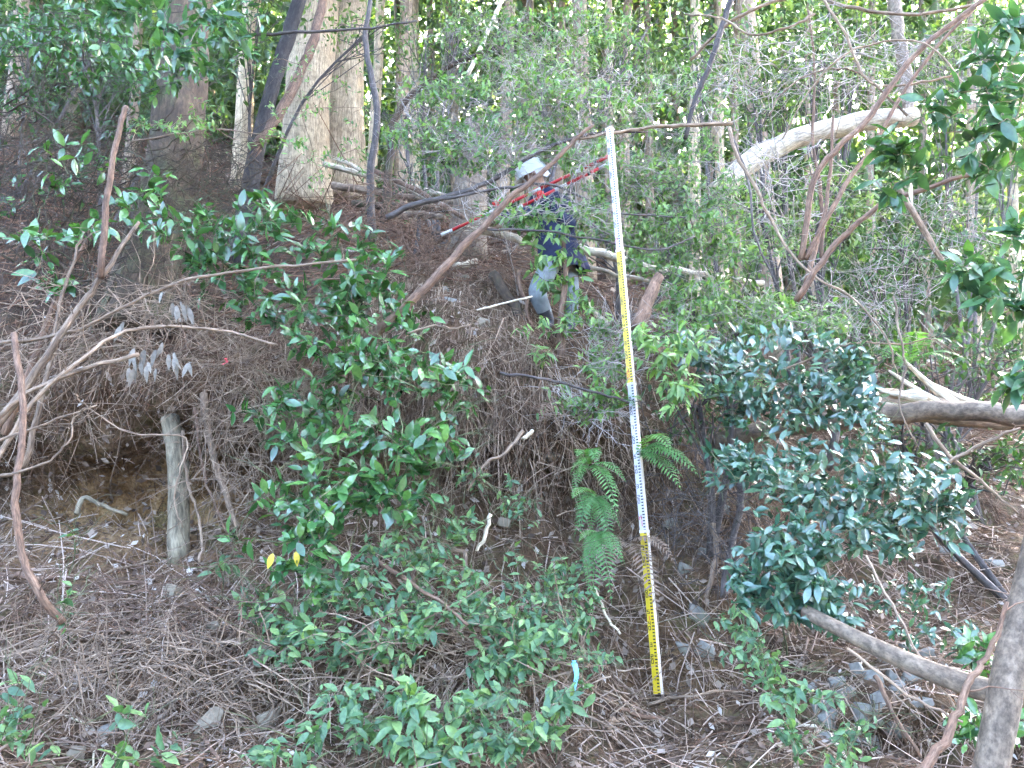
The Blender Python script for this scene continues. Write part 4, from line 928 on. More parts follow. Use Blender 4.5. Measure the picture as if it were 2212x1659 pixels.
for lb, bs, bl in VE:
    shrub('sapling', lb, G(*bs), bl, 'small', .064, 7, .007, 'pale_twig', nobj=260, dens=3.0, bare=190, cat='sapling', group='fine leaved saplings in the middle')
# leafless dead brush
TG = [
 ('dark brown dead brush covering the foot of the upper left slope', [(90, 420, 5.6, 120, 120, 120), (220, 330, 5.8, 110, 110, 110), (60, 260, 6.2, 110, 80, 90)], 'brown_bark', (120, 640)),
 ('thick dark dead brush high on the upper left slope', [(60, 330, 5.9, 120, 110, 80), (210, 430, 5.7, 110, 100, 80), (340, 360, 6.0, 80, 90, 60), (480, 390, 6.6, 80, 80, 60), (130, 570, 5.3, 130, 70, 70), (90, 160, 6.6, 130, 80, 70)], 'brown_bark', (160, 650)),
 ('dead brush tangled before the brown trunk', [(300, 560, 5.6, 120, 100, 110), (430, 420, 5.9, 90, 90, 90), (470, 330, 6.4, 90, 80, 80)], 'brown_bark', (330, 700)),
 ('pale dead brush hanging over the hollow on the left', [(200, 700, 4.9, 170, 80, 120), (400, 680, 5.1, 120, 70, 100)], 'dead_wood', (250, 760)),
 ('grey dead brush hanging behind the glossy shrubs', [(560, 800, 5.25, 110, 120, 130), (700, 900, 5.2, 130, 130, 130), (520, 980, 5.2, 80, 130, 80)], 'dead_wood', (600, 1000)),
 ('dead brush on the bank face under the person', [(1060, 780, 5.5, 130, 80, 50), (1180, 900, 5.4, 120, 90, 35), (1080, 1020, 5.3, 120, 100, 35)], 'dead_wood', (1090, 960)),
 ('brown dead brush right of the staff under the log', [(1480, 1040, 5.5, 80, 110, 80), (1560, 1150, 5.4, 60, 110, 70)], 'dark_twig', (1530, 1220)),
 ('dead brush sprawling along the crest left of the person', [(900, 500, 6.3, 110, 60, 110), (1010, 560, 6.2, 90, 50, 80), (820, 440, 6.8, 80, 60, 80)], 'red_twig', (920, 580)),
 ('pale dead brush between the stump and the helmet', [(1040, 330, 6.4, 110, 80, 100), (960, 250, 6.6, 110, 80, 90), (1130, 250, 6.4, 110, 60, 90)], 'pale_twig', (1000, 520)),
 ('pale dead brush above the pale fallen tree', [(1650, 150, 6.2, 160, 110, 110), (1850, 130, 6.0, 140, 110, 110), (1700, 380, 6.0, 110, 110, 80)], 'pale_twig', (1700, 720)),
 ('pale dead brush behind the near leaves on the right', [(2000, 480, 5.8, 120, 90, 90), (2080, 130, 5.6, 110, 90, 90), (1880, 620, 5.8, 120, 70, 80)], 'pale_twig', (1950, 820)),
 ('red brown dead brush below the hollow', [(200, 1270, 4.9, 190, 40, 90), (430, 1330, 4.7, 140, 50, 80)], 'red_twig', (260, 1310)),
 ('grey dead brush lying on the bottom left litter', [(260, 1390, 4.6, 200, 60, 100), (420, 1460, 4.4, 160, 70, 90), (120, 1440, 4.4, 120, 70, 70)], 'dead_wood', (300, 1420)),
 ('dead brush under the low thicket', [(700, 1480, 4.65, 160, 90, 80), (960, 1430, 4.75, 160, 90, 80), (1200, 1480, 4.75, 120, 80, 60)], 'dead_wood', (900, 1500)),
]
for lb, bl, mt, bs in TG: tangle(lb, bl, mt, G(*bs), (.004, .010) if 'thick' in lb else (.0025, .0065) if bl[0][2] > 5.9 else (.002, .005))
# low saplings along the bottom
LOW = [
 ('low sapling with fresh leaves at the bottom centre', (900, 1640), [(880, 1560, 4.1, 90, 50, 9), (950, 1610, 4.0, 80, 50, 8), (900, 1500, 4.2, 60, 30, 4)], .115),
 ('low sapling with a single long leaf left of the blue ribbon', (1080, 1480), [(1060, 1440, 4.5, 50, 40, 6), (1130, 1420, 4.5, 50, 40, 6), (1080, 1500, 4.4, 60, 30, 5)], .10),
 ('low leafy sapling right above the blue ribbon', (1130, 1400), [(1060, 1320, 4.6, 80, 40, 10), (1120, 1370, 4.6, 80, 40, 10), (1190, 1390, 4.6, 50, 40, 6)], .095),
 ('low sapling with rounded leaves on the left of the low thicket', (720, 1480), [(680, 1370, 4.5, 70, 40, 8), (760, 1400, 4.5, 60, 40, 7), (640, 1320, 4.6, 60, 30, 5), (580, 1340, 4.6, 30, 20, 2)], .10),
 ('low sapling in the middle of the low thicket', (880, 1440), [(860, 1390, 4.5, 70, 50, 10), (930, 1340, 4.6, 60, 40, 7), (900, 1290, 4.7, 40, 30, 4)], .09),
 ('slender upright seedling above the low thicket', (925, 1290), [(920, 1080, 4.9, 25, 40, 3), (930, 1200, 4.85, 40, 40, 5), (1000, 1140, 4.9, 60, 30, 6)], .09),
 ('small seedling with drooping leaves left of the fern', (1110, 1320), [(1110, 1200, 4.9, 25, 30, 3), (1130, 1270, 4.85, 40, 30, 4), (1190, 1240, 4.9, 40, 40, 5)], .08),
 ('small seedling between the fern and the low thicket', (1240, 1320), [(1220, 1260, 4.9, 40, 40, 5), (1250, 1220, 4.95, 30, 30, 3)], .07),
 ('low sapling at the bottom edge under the staff', (1200, 1650), [(1180, 1570, 4.2, 60, 50, 6), (1230, 1500, 4.3, 40, 40, 4), (1110, 1600, 4.1, 40, 50, 4)], .10),
 ('leafy herb right of the staff beside the gully stones', (1640, 1480), [(1610, 1400, 4.5, 50, 40, 7), (1660, 1440, 4.4, 60, 40, 8), (1590, 1340, 4.6, 40, 40, 5)], .075),
 ('bright herb in front of the stone pile', (1740, 1640), [(1720, 1560, 4.1, 50, 50, 6), (1690, 1490, 4.2, 60, 30, 6), (1790, 1510, 4.2, 40, 30, 3)], .085),
 ('tiny herb at the bottom edge right of the stones', (1850, 1640), [(1860, 1580, 4.2, 60, 30, 5), (1820, 1640, 4.0, 50, 20, 4)], .07),
 ('wispy seedling under the dense glossy shrub', (820, 1260), [(820, 1180, 4.8, 70, 40, 7), (880, 1130, 4.85, 50, 30, 4)], .08),
 ('spreading seedling left of the low thicket', (560, 1420), [(570, 1300, 4.7, 70, 40, 6), (600, 1400, 4.5, 70, 40, 6)], .085),
 ('spreading seedling at the right end of the low thicket', (1260, 1440), [(1230, 1350, 4.8, 60, 40, 8), (1280, 1420, 4.7, 50, 40, 6)], .075),
 ('tangled seedling in the middle of the bottom edge', (1010, 1600), [(1010, 1540, 4.2, 80, 50, 10), (1050, 1610, 4.1, 60, 40, 6)], .085),
 ('seedling at the bottom left of the low thicket', (780, 1600), [(760, 1500, 4.3, 70, 50, 8), (800, 1560, 4.2, 70, 50, 7)], .085),
 ('leafy seedling on the bank between the shrubs and the fern', (1060, 1120), [(1050, 1040, 5.15, 60, 30, 5), (1130, 1090, 5.1, 60, 40, 6)], .07),
 ('tall pale seedling climbing the bank left of centre', (770, 1350), [(760, 1270, 4.6, 60, 60, 10), (700, 1290, 4.6, 60, 50, 8), (830, 1300, 4.6, 50, 60, 8)], .08),
 ('tall pale seedling climbing the bank at the centre', (1000, 1360), [(980, 1240, 4.7, 60, 50, 9), (1040, 1290, 4.65, 60, 40, 8), (900, 1230, 4.75, 50, 50, 7)], .08),
 ('pale seedling in front of the earth left of the staff', (1180, 1420), [(1170, 1310, 4.75, 60, 40, 8), (1260, 1300, 4.85, 40, 50, 6)], .07),
 ('lone two leaved seedling below the hollow', (146, 1250), [(147, 1160, 4.6, 8, 4, 1)], .085),
 ('lone seedling with stacked leaves on the left litter', (150, 1400), [(148, 1290, 4.3, 14, 40, 3), (130, 1360, 4.3, 20, 10, 1)], .075),
 ('seedling at the right of the hollow floor', (470, 1300), [(470, 1230, 4.7, 50, 14, 3), (500, 1150, 4.7, 20, 10, 1)], .095),
 ('broad leaved seedling on the left litter mound', (290, 1640), [(280, 1530, 4.0, 40, 30, 3), (230, 1640, 3.9, 60, 10, 3), (400, 1600, 4.0, 40, 20, 2)], .12),
 ('dark leaved seedling in the bottom left corner', (60, 1660), [(40, 1560, 4.0, 40, 50, 4), (80, 1600, 4.0, 40, 40, 3), (30, 1470, 4.1, 30, 30, 2)], .10),
 ('bright seedling at the bottom between litter and thicket', (660, 1640), [(670, 1570, 4.1, 40, 30, 4), (740, 1560, 4.1, 30, 40, 3), (600, 1640, 4.0, 80, 20, 4)], .095),
]
for lb, bs, bl, l in LOW:
    shrub('sapling', lb, G(*bs), bl, 'fresh', l*.88, 5, .004, 'green_twig', cat='seedling', droop=.3, dens=1.9, along=.18, bare=8, group='low plants along the foot of the bank')

# withered leaves hanging on the pale bough, red tag, blue ribbon
wr = thing('withered_spray', 'spray of withered pale leaves hanging over the hollow', 'branch', W(330, 640, 4.75))
mb = MB()
for a, b_ in (((300, 705), (330, 770)), ((410, 610), (390, 690)), ((350, 700), (360, 760)), ((395, 600), (440, 690)), ((330, 690), (300, 780)), ((390, 700), (400, 780))):
    tube(mb, [W(*a, 4.72), W((a[0]+b_[0])/2+8, (a[1]+b_[1])/2, 4.72), W(*b_, 4.72)], .003, .0015, 4, 3)
mb.build('stem', M['red_twig'], wr, wr.location)
for (px, py, n) in ((340, 640, 1), (385, 660, 4), (400, 665, 3), (300, 765, 4), (290, 790, 4), (350, 745, 3), (365, 770, 3), (330, 790, 3), (270, 700, 2), (395, 785, 3)):
    for _ in range(n):
        o = link('leaf', random.choice(LS['dead']), wr)
        o.matrix_basis = leaf_mx(W(px + rnd(-14, 14), py + rnd(-14, 10), 4.72 + rnd(-.04, .04)) - wr.location, Vector((rnd(-.35, .35), rnd(-.2, .2), -1)), Vector((rnd(-.6, .6), -1, .1)), rnd(.07, .12))

def ribbon(label, top, y, ln, w, c, twist):
    mat = plain('plastic_ribbon', c, .4, .12, 20)
    V = []; F = []
    p0 = W(*top, y)
    n = 10
    for i in range(n):
        t = i/(n-1)
        a = twist*math.sin(t*3.0)
        cx = p0 + Vector((.012*math.sin(t*5), -.015*t, -ln*t)); e = Vector((math.cos(a), math.sin(a)*.8, .1))*w*.5
        V += [cx - e, cx + e, cx - e + Vector((0, .0012, 0)), cx + e + Vector((0, .0012, 0))]
        if i:
            o = (i-1)*4; F += [(o, o+1, o+5, o+4), (o+2, o+6, o+7, o+3), (o, o+4, o+6, o+2), (o+1, o+3, o+7, o+5)]
    mb = MB(); mb.add(V, F); mb.add([p0 + Vector((-.012, -.008, .012)), p0 + Vector((.012, -.008, .012)), p0 + Vector((0, .01, -.012)), p0 + Vector((0, -.012, 0))], [(0, 1, 3), (1, 2, 3), (2, 0, 3), (0, 2, 1)])
    return tag(mb.build('ribbon', mat, None, p0), label, 'ribbon')
ribbon('light blue plastic ribbon hanging in the low thicket', (1240, 1432), 4.45, .175, .028, (.17, .52, .74), .6)
ribbon('tiny red marker ribbon hanging over the bank on the left', (488, 778), 4.8, .034, .012, (.45, .06, .06), .4)

# ------------------------------------------------------------------ ferns
def frond(base, d, L, up, mat, curl=.5, n=20, name='frond', parent=None, origin=None, w=.24):
    mb = MB()
    d = d.normalized(); side = d.cross(up).normalized()
    C = []
    for i in range(n+1):
        t = i/n
        C.append(base + d*(L*t) + up*(L*.25*math.sin(t*2.2)) + Vector((0, 0, -1))*(L*curl*t*t))
    tube(mb, C[::4] if n % 4 == 0 else C, .003, .001, 4, 2, 0, 0, cap=False)
    for i in range(2, n):
        t = i/n
        T = (C[i+1] - C[i-1]).normalized()
        ll = L*w*math.sin(math.pi*min(1, (t*.9+.12)))**.8
        for s in (-1, 1):
            ax = (side*s + T*.45 + up*.12 + rvec(.06)).normalized()
            nn = T.cross(ax)*s
            hw = L/n*.42
            p = C[i]
            V = [p, p + ax*ll*.35 + T*hw + Vector((0, 0, -ll*.05)), p + ax*ll*.35 - T*hw + Vector((0, 0, -ll*.05)), p + ax*ll*.75 + T*hw*.6 + Vector((0, 0, -ll*.16)), p + ax*ll*.75 - T*hw*.6 + Vector((0, 0, -ll*.16)), p + ax*ll + Vector((0, 0, -ll*.28))]
            mb.add(V, [(0, 1, 2), (1, 3, 4), (1, 4, 2), (3, 5, 4)])
    return mb.build(name, mat, parent, origin)
def fern(label, base, fr, mat='fern', name='fern', cat='fern'):
    root = thing(name, label, cat, base)
    for (dx, dy, dz, L, curl) in fr:
        frond(base, Vector((dx, dy, dz)), L, Vector((0, -.35, .9)).normalized(), LM[mat], curl, 20, 'frond', root, base)
def fan(n, L, lean, lo=-1.6, hi=1.6, dz=.35, curl=.6):
    out = []
    for i in range(n):
        a = lo + (hi - lo)*(i + rnd(-.3, .3))/max(1, n - 1)
        out.append((math.sin(a) + lean, -.75*math.cos(a*.6) - .15, dz + rnd(-.25, .45), L*rnd(.75, 1.15), curl*rnd(.7, 1.3)))
    return out
fern('green fern spreading behind the white part of the staff', W(1375, 985, 5.35), [(rnd(.1, 1.2), -rnd(.3, .8), rnd(-.4, .5), .4*rnd(.6, 1.2), rnd(.4, .9)) for _ in range(9)])
def wild(n, L, lean, down):
    return [(rnd(-1, 1) + lean, -rnd(.35, .8), rnd(-.5, .6) - down, L*rnd(.55, 1.2), rnd(.4, 1.1)) for _ in range(n)]
fern('upright green fern clump left of the staff', W(1270, 1010, 5.25), wild(11, .28, .1, -.1))
fern('green fern hanging below the upright clump', W(1285, 1075, 5.15), wild(11, .28, .15, .4))
fern('lowest drooping fern left of the staff', W(1290, 1150, 5.05), wild(9, .27, 0, .7))
fern('small bright fern above the middle of the staff', W(1330, 890, 5.5), fan(6, .26, 0, -1.4, 1.4, .45, .5))
fern('grey green fern left of the fallen log', W(1590, 860, 5.7), fan(6, .36, 0, -1.4, 1.4, .3, .7))
fern('small fern on the far slope above the upper blue green shrub', W(1960, 790, 6.4), fan(6, .42, 0, -1.4, 1.4, .3, .6))
fern('dead brown fern hanging beside the yellow foot section of the staff', W(1355, 1175, 5.35), [(.15, -.5, -.2, .42, .9), (-.35, -.4, -.1, .4, .95), (.5, -.4, .1, .35, .8), (-.7, -.3, .2, .3, .8)], 'deadfern', 'dead_fern')
fern('dead brown fern on the bank left of the green fern', W(1215, 890, 5.6), [(-.3, -.5, .1, .35, .8), (.4, -.5, .1, .33, .9), (.8, -.3, .2, .3, .8)], 'deadfern', 'dead_fern')

# ------------------------------------------------------------------ stones
M['stone'] = None
def stone_mat(name, dark, light, moss):
    m, nt, b, out = newmat(name)
    tc = nt.nodes.new('ShaderNodeTexCoord'); v = tc.outputs['Object']
    n = nz(nt, v, 14, 6, .65); n2 = nz(nt, v, 4.0, 3)
    c = ramp(nt, n, [(.3, dark), (.7, light)])
    c = mixc(nt, ramp(nt, n2, [(.52, (0, 0, 0)), (.68, (.75, .75, .75))]), c, moss)
    nt.links.new(c, b.inputs['Base Color']); b.inputs['Roughness'].default_value = .85
    bump(nt, n, b, .5, .01)
    return m
M['stone'] = stone_mat('grey_stone', (.12, .118, .10), (.32, .315, .28), (.12, .125, .07))
M['tanstone'] = stone_mat('tan_stone', (.19, .155, .105), (.34, .29, .21), (.15, .14, .09))
def stone(label, px, py, w, h, mat='stone', rot=0.0, group=None, parent=None, depth=None, th=.6):
    c = G(px, py) if depth is None else W(px, py, depth)
    s = px2m(c.y)
    n = 15
    import bmesh
    bm = bmesh.new()
    for _ in range(n):
        v = rvec(); v.normalize()
        v = Vector((math.copysign(abs(v.x)**.5, v.x), math.copysign(abs(v.y)**.5, v.y), math.copysign(abs(v.z)**.5, v.z)))*rnd(.75, 1.05)
        bm.verts.new((v.x*w*s*.5, v.y*min(w, h)*s*.5*th*1.6, v.z*h*s*.5))
    bmesh.ops.convex_hull(bm, input=bm.verts)
    for v in [v for v in bm.verts if not v.link_faces]: bm.verts.remove(v)
    bmesh.ops.rotate(bm, verts=bm.verts, cent=(0, 0, 0), matrix=Matrix.Rotation(rot, 3, 'Y'))
    bmesh.ops.bevel(bm, geom=list(bm.edges), offset=min(w, h)*s*.03, segments=1, affect='EDGES')
    m = bpy.data.meshes.new('stone'); bm.to_mesh(m); bm.free(); m.materials.append(M[mat])
    c = c + ray(px, py)*(min(w, h)*s*(.22 if parent else -.5 if mat == 'tanstone' else .1))
    o = link('stone', m, parent, c - (parent.location if parent else Vector((0, 0, 0))))
    if not parent: tag(o, label, 'stone', group)
    return o
SN = [
 ('tan flat stone below the right end of the hollow', 372, 1278, 44, 34, 'tanstone', .2), ('angular tan stone in the left litter near the bottom', 455, 1560, 52, 62, 'tanstone', .5),
 ('tan angular stone at the bottom left of the thicket', 585, 1555, 54, 42, 'tanstone', -.3), ('tan stone half hidden in the litter mound', 570, 1410, 46, 36, 'tanstone', .1),
 ('pale pinkish stone in the bottom left litter', 232, 1583, 40, 34, 'stone', .3), ('dark stone beside the stick in the left litter', 460, 1355, 36, 26, 'tanstone', 0),
 ('small round stone at the mouth of the hollow', 412, 1145, 30, 24, 'tanstone', 0), ('light stone in the litter near the bottom left corner', 165, 1625, 40, 30, 'tanstone', .4),
 ('smallest tan stone under the low thicket', 640, 1325, 30, 26, 'tanstone', .7),
 ('mossy flat stone in the bank left of the person', 968, 650, 46, 20, 'stone', .1), ('mossy small stone above the flat one in the bank', 965, 628, 26, 18, 'stone', .3), ('brown stone on the crest of the bank', 1000, 600, 34, 22, 'tanstone', .2),
 ('large mossy grey stone in the gully face right of the staff', 1512, 1330, 62, 46, 'stone', .5), ('second mossy stone below the large one in the gully face', 1523, 1408, 50, 40, 'stone', .7),
 ('grey stone at the top of the gully face', 1478, 1230, 40, 34, 'stone', .2), ('small grey stone behind the dark root', 1520, 1195, 26, 24, 'stone', .2), ('round stone under the blue green shrub', 1560, 1100, 34, 26, 'stone', .1),
 ('brown stone set in the bank face below the crest', 1045, 700, 40, 26, 'tanstone', .3), ('mossy stone set in the middle of the bank face', 1190, 985, 44, 36, 'stone', .4), ('small tan stone set in the bank face left of the fern', 1130, 1000, 28, 22, 'tanstone', .1),
 ('stone set in the bank face right of the fern', 1440, 1130, 36, 28, 'stone', .3), ('low mossy stone in the earth right of the staff foot', 1470, 1400, 44, 34, 'stone', .4), ('tan stone in the earth left of the fern', 1090, 1130, 34, 26, 'tanstone', .5), ('flat slab on the dirt slope at the right', 2050, 1190, 56, 20, 'stone', .05), ('second flat slab just below the first on the dirt slope', 2075, 1210, 46, 18, 'stone', .2),
 ('wide overhanging slab near the right edge', 2150, 1220, 66, 26, 'stone', .25), ('small grey stone below the overhanging slab', 2140, 1250, 26, 24, 'stone', .1), ('rounded rock on the slope at the upper right of the shrubs', 2065, 1130, 44, 32, 'stone', .4),
]
for lb, px, py, w, h, mt, rt_ in SN: stone(lb, px, py, w, h, mt, rt_)
# remains of a dry stone wall in the gully
base = G(1830, 1570)
dw = thing('stone_wall', 'tumbled dry stone wall of pale slabs in the gully', 'stone wall', base)
for px, py, w, h, r in [(1770, 1530, 34, 40, .2), (1795, 1560, 40, 44, .5), (1832, 1508, 38, 50, .3), (1868, 1545, 34, 58, .2), (1900, 1530, 22, 56, .1), (1838, 1590, 46, 66, .6), (1790, 1605, 44, 44, .4), (1885, 1470, 28, 44, .2),
                        (1855, 1455, 26, 36, .3), (1925, 1560, 30, 40, .4), (1945, 1500, 34, 40, .5), (1972, 1470, 34, 46, .6), (1915, 1430, 30, 26, .2), (1985, 1530, 50, 36, .3), (1760, 1490, 30, 30, .4), (1870, 1610, 40, 36, .2), (1810, 1480, 30, 36, .3), (1950, 1575, 36, 30, .2),
                        (1960, 1400, 26, 22, .1), (2000, 1415, 30, 24, .3), (1930, 1465, 22, 34, .5)]:
    stone('', px, py, w*1.4, h*1.3, 'stone', -r, None, dw)
# ------------------------------------------------------------------ levelling staff
sb = W(1420, 1500, 5.3); st_ = W(1312, 250, 5.35)
sroot = thing('levelling_staff', 'tall yellow and white graduated survey staff standing before the bank', 'survey staff', sb)
Z = (st_ - sb).normalized()
X = Vector((math.cos(R(-36)), math.sin(R(-36)), 0)); X = (X - Z*X.dot(Z)).normalized()   # along the printed face, left to right
Yv = Z.cross(X).normalized()            # into the staff, away from the reader
if Yv.y < 0: Yv = -Yv
SL = (st_ - sb).length
M['staff_yellow'] = plain('staff_yellow', (.58, .44, .015), .4, .08, 15)
M['staff_white'] = plain('staff_white', (.50, .50, .53), .4, .06, 15)
M['staff_side'] = plain('staff_aluminium', (.58, .54, .46), .45, .08, 12)
M['ink'] = plain('black_ink', (.012, .012, .012), .5, .1, 20)
M['red_ink'] = plain('red_ink', (.50, .03, .03), .5, .1, 20)
def obox(mb, o, x0, x1, y0, y1, z0, z1):
    V = [o + X*x + Yv*y + Z*z for z in (z0, z1) for y in (y0, y1) for x in (x0, x1)]
    mb.add(V, [(0, 1, 3, 2), (4, 6, 7, 5), (0, 4, 5, 1), (2, 3, 7, 6), (0, 2, 6, 4), (1, 5, 7, 3)])
FW, FD = .052, .034
SEG = {'0': 'abcdef', '1': 'bc', '2': 'abged', '3': 'abgcd', '4': 'fgbc', '5': 'afgcd', '6': 'afgedc', '7': 'abc', '8': 'abcdefg', '9': 'abcdfg', 'm': 'efabc'}
def digit(mb, o, ch, x, z, w, h, y):
    t = w*.24
    S = {'a': (0, w, h-t, h), 'd': (0, w, 0, t), 'g': (0, w, h/2-t/2, h/2+t/2), 'f': (0, t, h/2, h), 'e': (0, t, 0, h/2), 'b': (w-t, w, h/2, h), 'c': (w-t, w, 0, h/2)}
    for s in SEG[ch]:
        a, b, c, d = S[s]; obox(mb, o, x+a, x+b, y-.0012, y, z+c, z+d)
seg_n = 4; SL = min(SL, 4.0)
for s in range(seg_n):
    z0 = s*1.0; z1 = min(SL, z0+1.0)
    if z1 - z0 < .02: break
    sc = 1 - .055*s
    w, dp = FW*sc, FD*sc
    oz = sb
    mb = MB(); obox(mb, oz, -w/2, w/2, 0, dp, z0, z1); part = mb.build('section', M['staff_side'], sroot, sb, smooth=False)
    mb = MB(); obox(mb, oz, -w/2+.0015, w/2-.0015, -.002, 0, z0+.003, z1-.003)
    mb.build('scale_face', M['staff_yellow'] if s % 2 == 0 else M['staff_white'], part, sb, loc=(0, 0, 0), smooth=False)
    mb = MB(); obox(mb, oz, -w/2-.003, w/2+.003, -.004, dp+.003, z1-.012, z1+.006); mb.build('collar', M['staff_side'], part, sb, loc=(0, 0, 0), smooth=False)
    mb = MB(); rm = MB()
    for c in range(int((z1-z0)*100)):
        z = z0 + c*.01
        if c % 2 == 0: obox(mb, oz, w*.10, w*(.40 if c % 10 else .46), -.0032, -.0021, z+.001, z+.0095)
    for dcm in range(1, 10):
        z = z0 + dcm*.1
        if z > z1 - .03: break
        txt = str(dcm) if dcm % 2 else str(dcm) + '0'
        tgt = mb
        for q, ch in enumerate(txt[::-1]):
            digit(tgt, oz, ch, -w*.40, z - .02 + q*.030, w*.34, .026, -.0021)
    for q, ch in enumerate(str(s) if s else ''):
        digit(rm, oz, ch, -w*.40, z0 + .03 + q*.03, w*.40, .036, -.0021)
        digit(rm, oz, 'm', -w*.40, z0 + .072, w*.40, .022, -.0021)
    if s == 0: digit(rm, oz, '1', -w*.40, z0 + .44, w*.3, .026, -.0021)
    tag(mb.build('graduation', M['ink'], part, sb, loc=(0, 0, 0), smooth=False), kind='stuff')
    if rm.n: mb = rm.build('metre_number', M['red_ink'], part, sb, loc=(0, 0, 0), smooth=False)

# ------------------------------------------------------------------ person in helmet and navy jacket
PD = 6.35
def pw(px, py, dd=0.0): return W(px, py, PD + dd)
feet = pw(1232, 735, .05)
person = thing('person', 'person in white helmet navy jacket and grey trousers on the bank crest', 'person', feet)
M['trouser'] = plain('grey_trousers', (.20, .23, .24), .85, .3, 16, spec=.2)
M['navy'] = plain('navy_jacket', (.018, .024, .060), .8, .35, 12, spec=.25)
M['navy2'] = plain('navy_pouch', (.030, .040, .105), .8, .3, 12, spec=.25)
M['helmet'] = plain('white_helmet', (.62, .64, .66), .3, .05, 8)
M['skin'] = plain('skin', (.42, .26, .19), .55, .1, 20)
M['glove'] = plain('red_glove', (.55, .035, .03), .7, .25, 40)
M['boot'] = plain('dark_boot', (.025, .03, .045), .5, .3, 20)
M['hair'] = plain('black_hair', (.012, .01, .01), .6, .2, 60)
def skin_mesh(name, joints, edges, mat, parent, origin, sub=2, root=0, mats=None):
    """continuous skinned figure: joints {key: (point, radius)}"""
    keys = list(joints); idx = {k: i for i, k in enumerate(keys)}
    me = bpy.data.meshes.new(name)
    me.from_pydata([tuple(joints[k][0] - origin) for k in keys], [(idx[a], idx[b]) for a, b in edges], [])
    o = bpy.data.objects.new(name, me); col.objects.link(o)
    sk = o.modifiers.new('skin', 'SKIN'); sk.use_smooth_shade = True; sk.branch_smoothing = .6
    for i, k in enumerate(keys):
        r = joints[k][1]; r = r if isinstance(r, tuple) else (r, r)
        me.skin_vertices[0].data[i].radius = r
        me.skin_vertices[0].data[i].use_root = (i == root)
    ss = o.modifiers.new('sub', 'SUBSURF'); ss.levels = sub; ss.render_levels = sub
    dg = bpy.context.evaluated_depsgraph_get()
    m2 = bpy.data.meshes.new_from_object(o.evaluated_get(dg))
    bpy.data.objects.remove(o)
    m2.name = name; m2.materials.clear()
    for mm in (mats or [mat]): m2.materials.append(mm)
    for p in m2.polygons: p.use_smooth = True
    ob = link(name, m2, parent)
    return ob
J = {
 'pel': (pw(1205, 556), .125), 'waist': (pw(1200, 515), .125), 'chest': (pw(1192, 455), .145), 'neck': (pw(1172, 412, -.03), .06),
 'chin': (pw(1158, 398, -.05), .075), 'head': (pw(1150, 372, -.05), .095), 'crown': (pw(1146, 358, -.04), .07),
 'hipR': (pw(1226, 572, .06), .095), 'kneeR': (pw(1236, 645, .02), .068), 'ankR': (pw(1230, 710, .06), .05), 'toeR': (pw(1212, 724, -.06), .04),
 'hipL': (pw(1188, 575, -.06), .10), 'kneeL': (pw(1158, 632, -.28), .082), 'ankL': (pw(1188, 700, -.12), .052), 'toeL': (pw(1165, 712, -.22), .04),
 'shR': (pw(1228, 440, .08), .075), 'elR': (pw(1232, 492, -.16), .056), 'wrR': (pw(1172, 428, -.24), .038),
 'shL': (pw(1155, 445, -.10), .075), 'elL': (pw(1108, 488, -.22), .055), 'wrL': (pw(1086, 455, -.24), .038),
}
E = [('pel', 'waist'), ('waist', 'chest'), ('chest', 'neck'), ('neck', 'chin'), ('chin', 'head'), ('head', 'crown'), ('pel', 'hipR'), ('hipR', 'kneeR'), ('kneeR', 'ankR'), ('ankR', 'toeR'),
     ('pel', 'hipL'), ('hipL', 'kneeL'), ('kneeL', 'ankL'), ('ankL', 'toeL'), ('chest', 'shR'), ('shR', 'elR'), ('elR', 'wrR'), ('chest', 'shL'), ('shL', 'elL'), ('elL', 'wrL')]
body = skin_mesh('body', J, E, None, person, feet, 2, 0, [M['trouser'], M['navy'], M['skin'], M['boot']])
for p in body.data.polygons:
    c = p.center + feet
    kk = min(J, key=lambda q: (J[q][0] - c).length - (J[q][1])*.5)
    p.material_index = 2 if kk in ('neck', 'chin', 'head', 'crown') else 3 if kk in ('ankR', 'toeR', 'ankL', 'toeL') and c.z < J['ankR'][0].z + .06 else 0 if kk in ('pel', 'hipR', 'hipL', 'kneeR', 'kneeL', 'ankR', 'ankL') else 1
# jacket shell: loose cone from shoulders past the hips with a flared hem
def ring_loft(name, rings, mat, parent, origin, sides=20, wob=.06):
    mb = MB(); V = []; F = []; bc = []
    for i, (c, rx, ry) in enumerate(rings):
        for k in range(sides):
            a = 2*math.pi*k/sides
            w = 1 + wob*noise.noise((math.cos(a)*2 + i*.7, math.sin(a)*2, i*.8))
            V.append(c + Vector((math.cos(a)*rx*w, math.sin(a)*ry*w, 0)))
    for i in range(len(rings)-1):
        for k in range(sides): F.append((i*sides+k, i*sides+(k+1) % sides, (i+1)*sides+(k+1) % sides, (i+1)*sides+k))
    mb.add(V, F)
    return mb.build(name, mat, parent, origin)
ring_loft('jacket', [(pw(1214, 588), .21, .19), (pw(1212, 570), .195, .18), (pw(1207, 540), .18, .165), (pw(1200, 505), .178, .165), (pw(1194, 465), .195, .18), (pw(1188, 440), .19, .175), (pw(1178, 420, -.02), .12, .11), (pw(1173, 410, -.03), .075, .075)], M['navy'], person, feet, wob=.12)
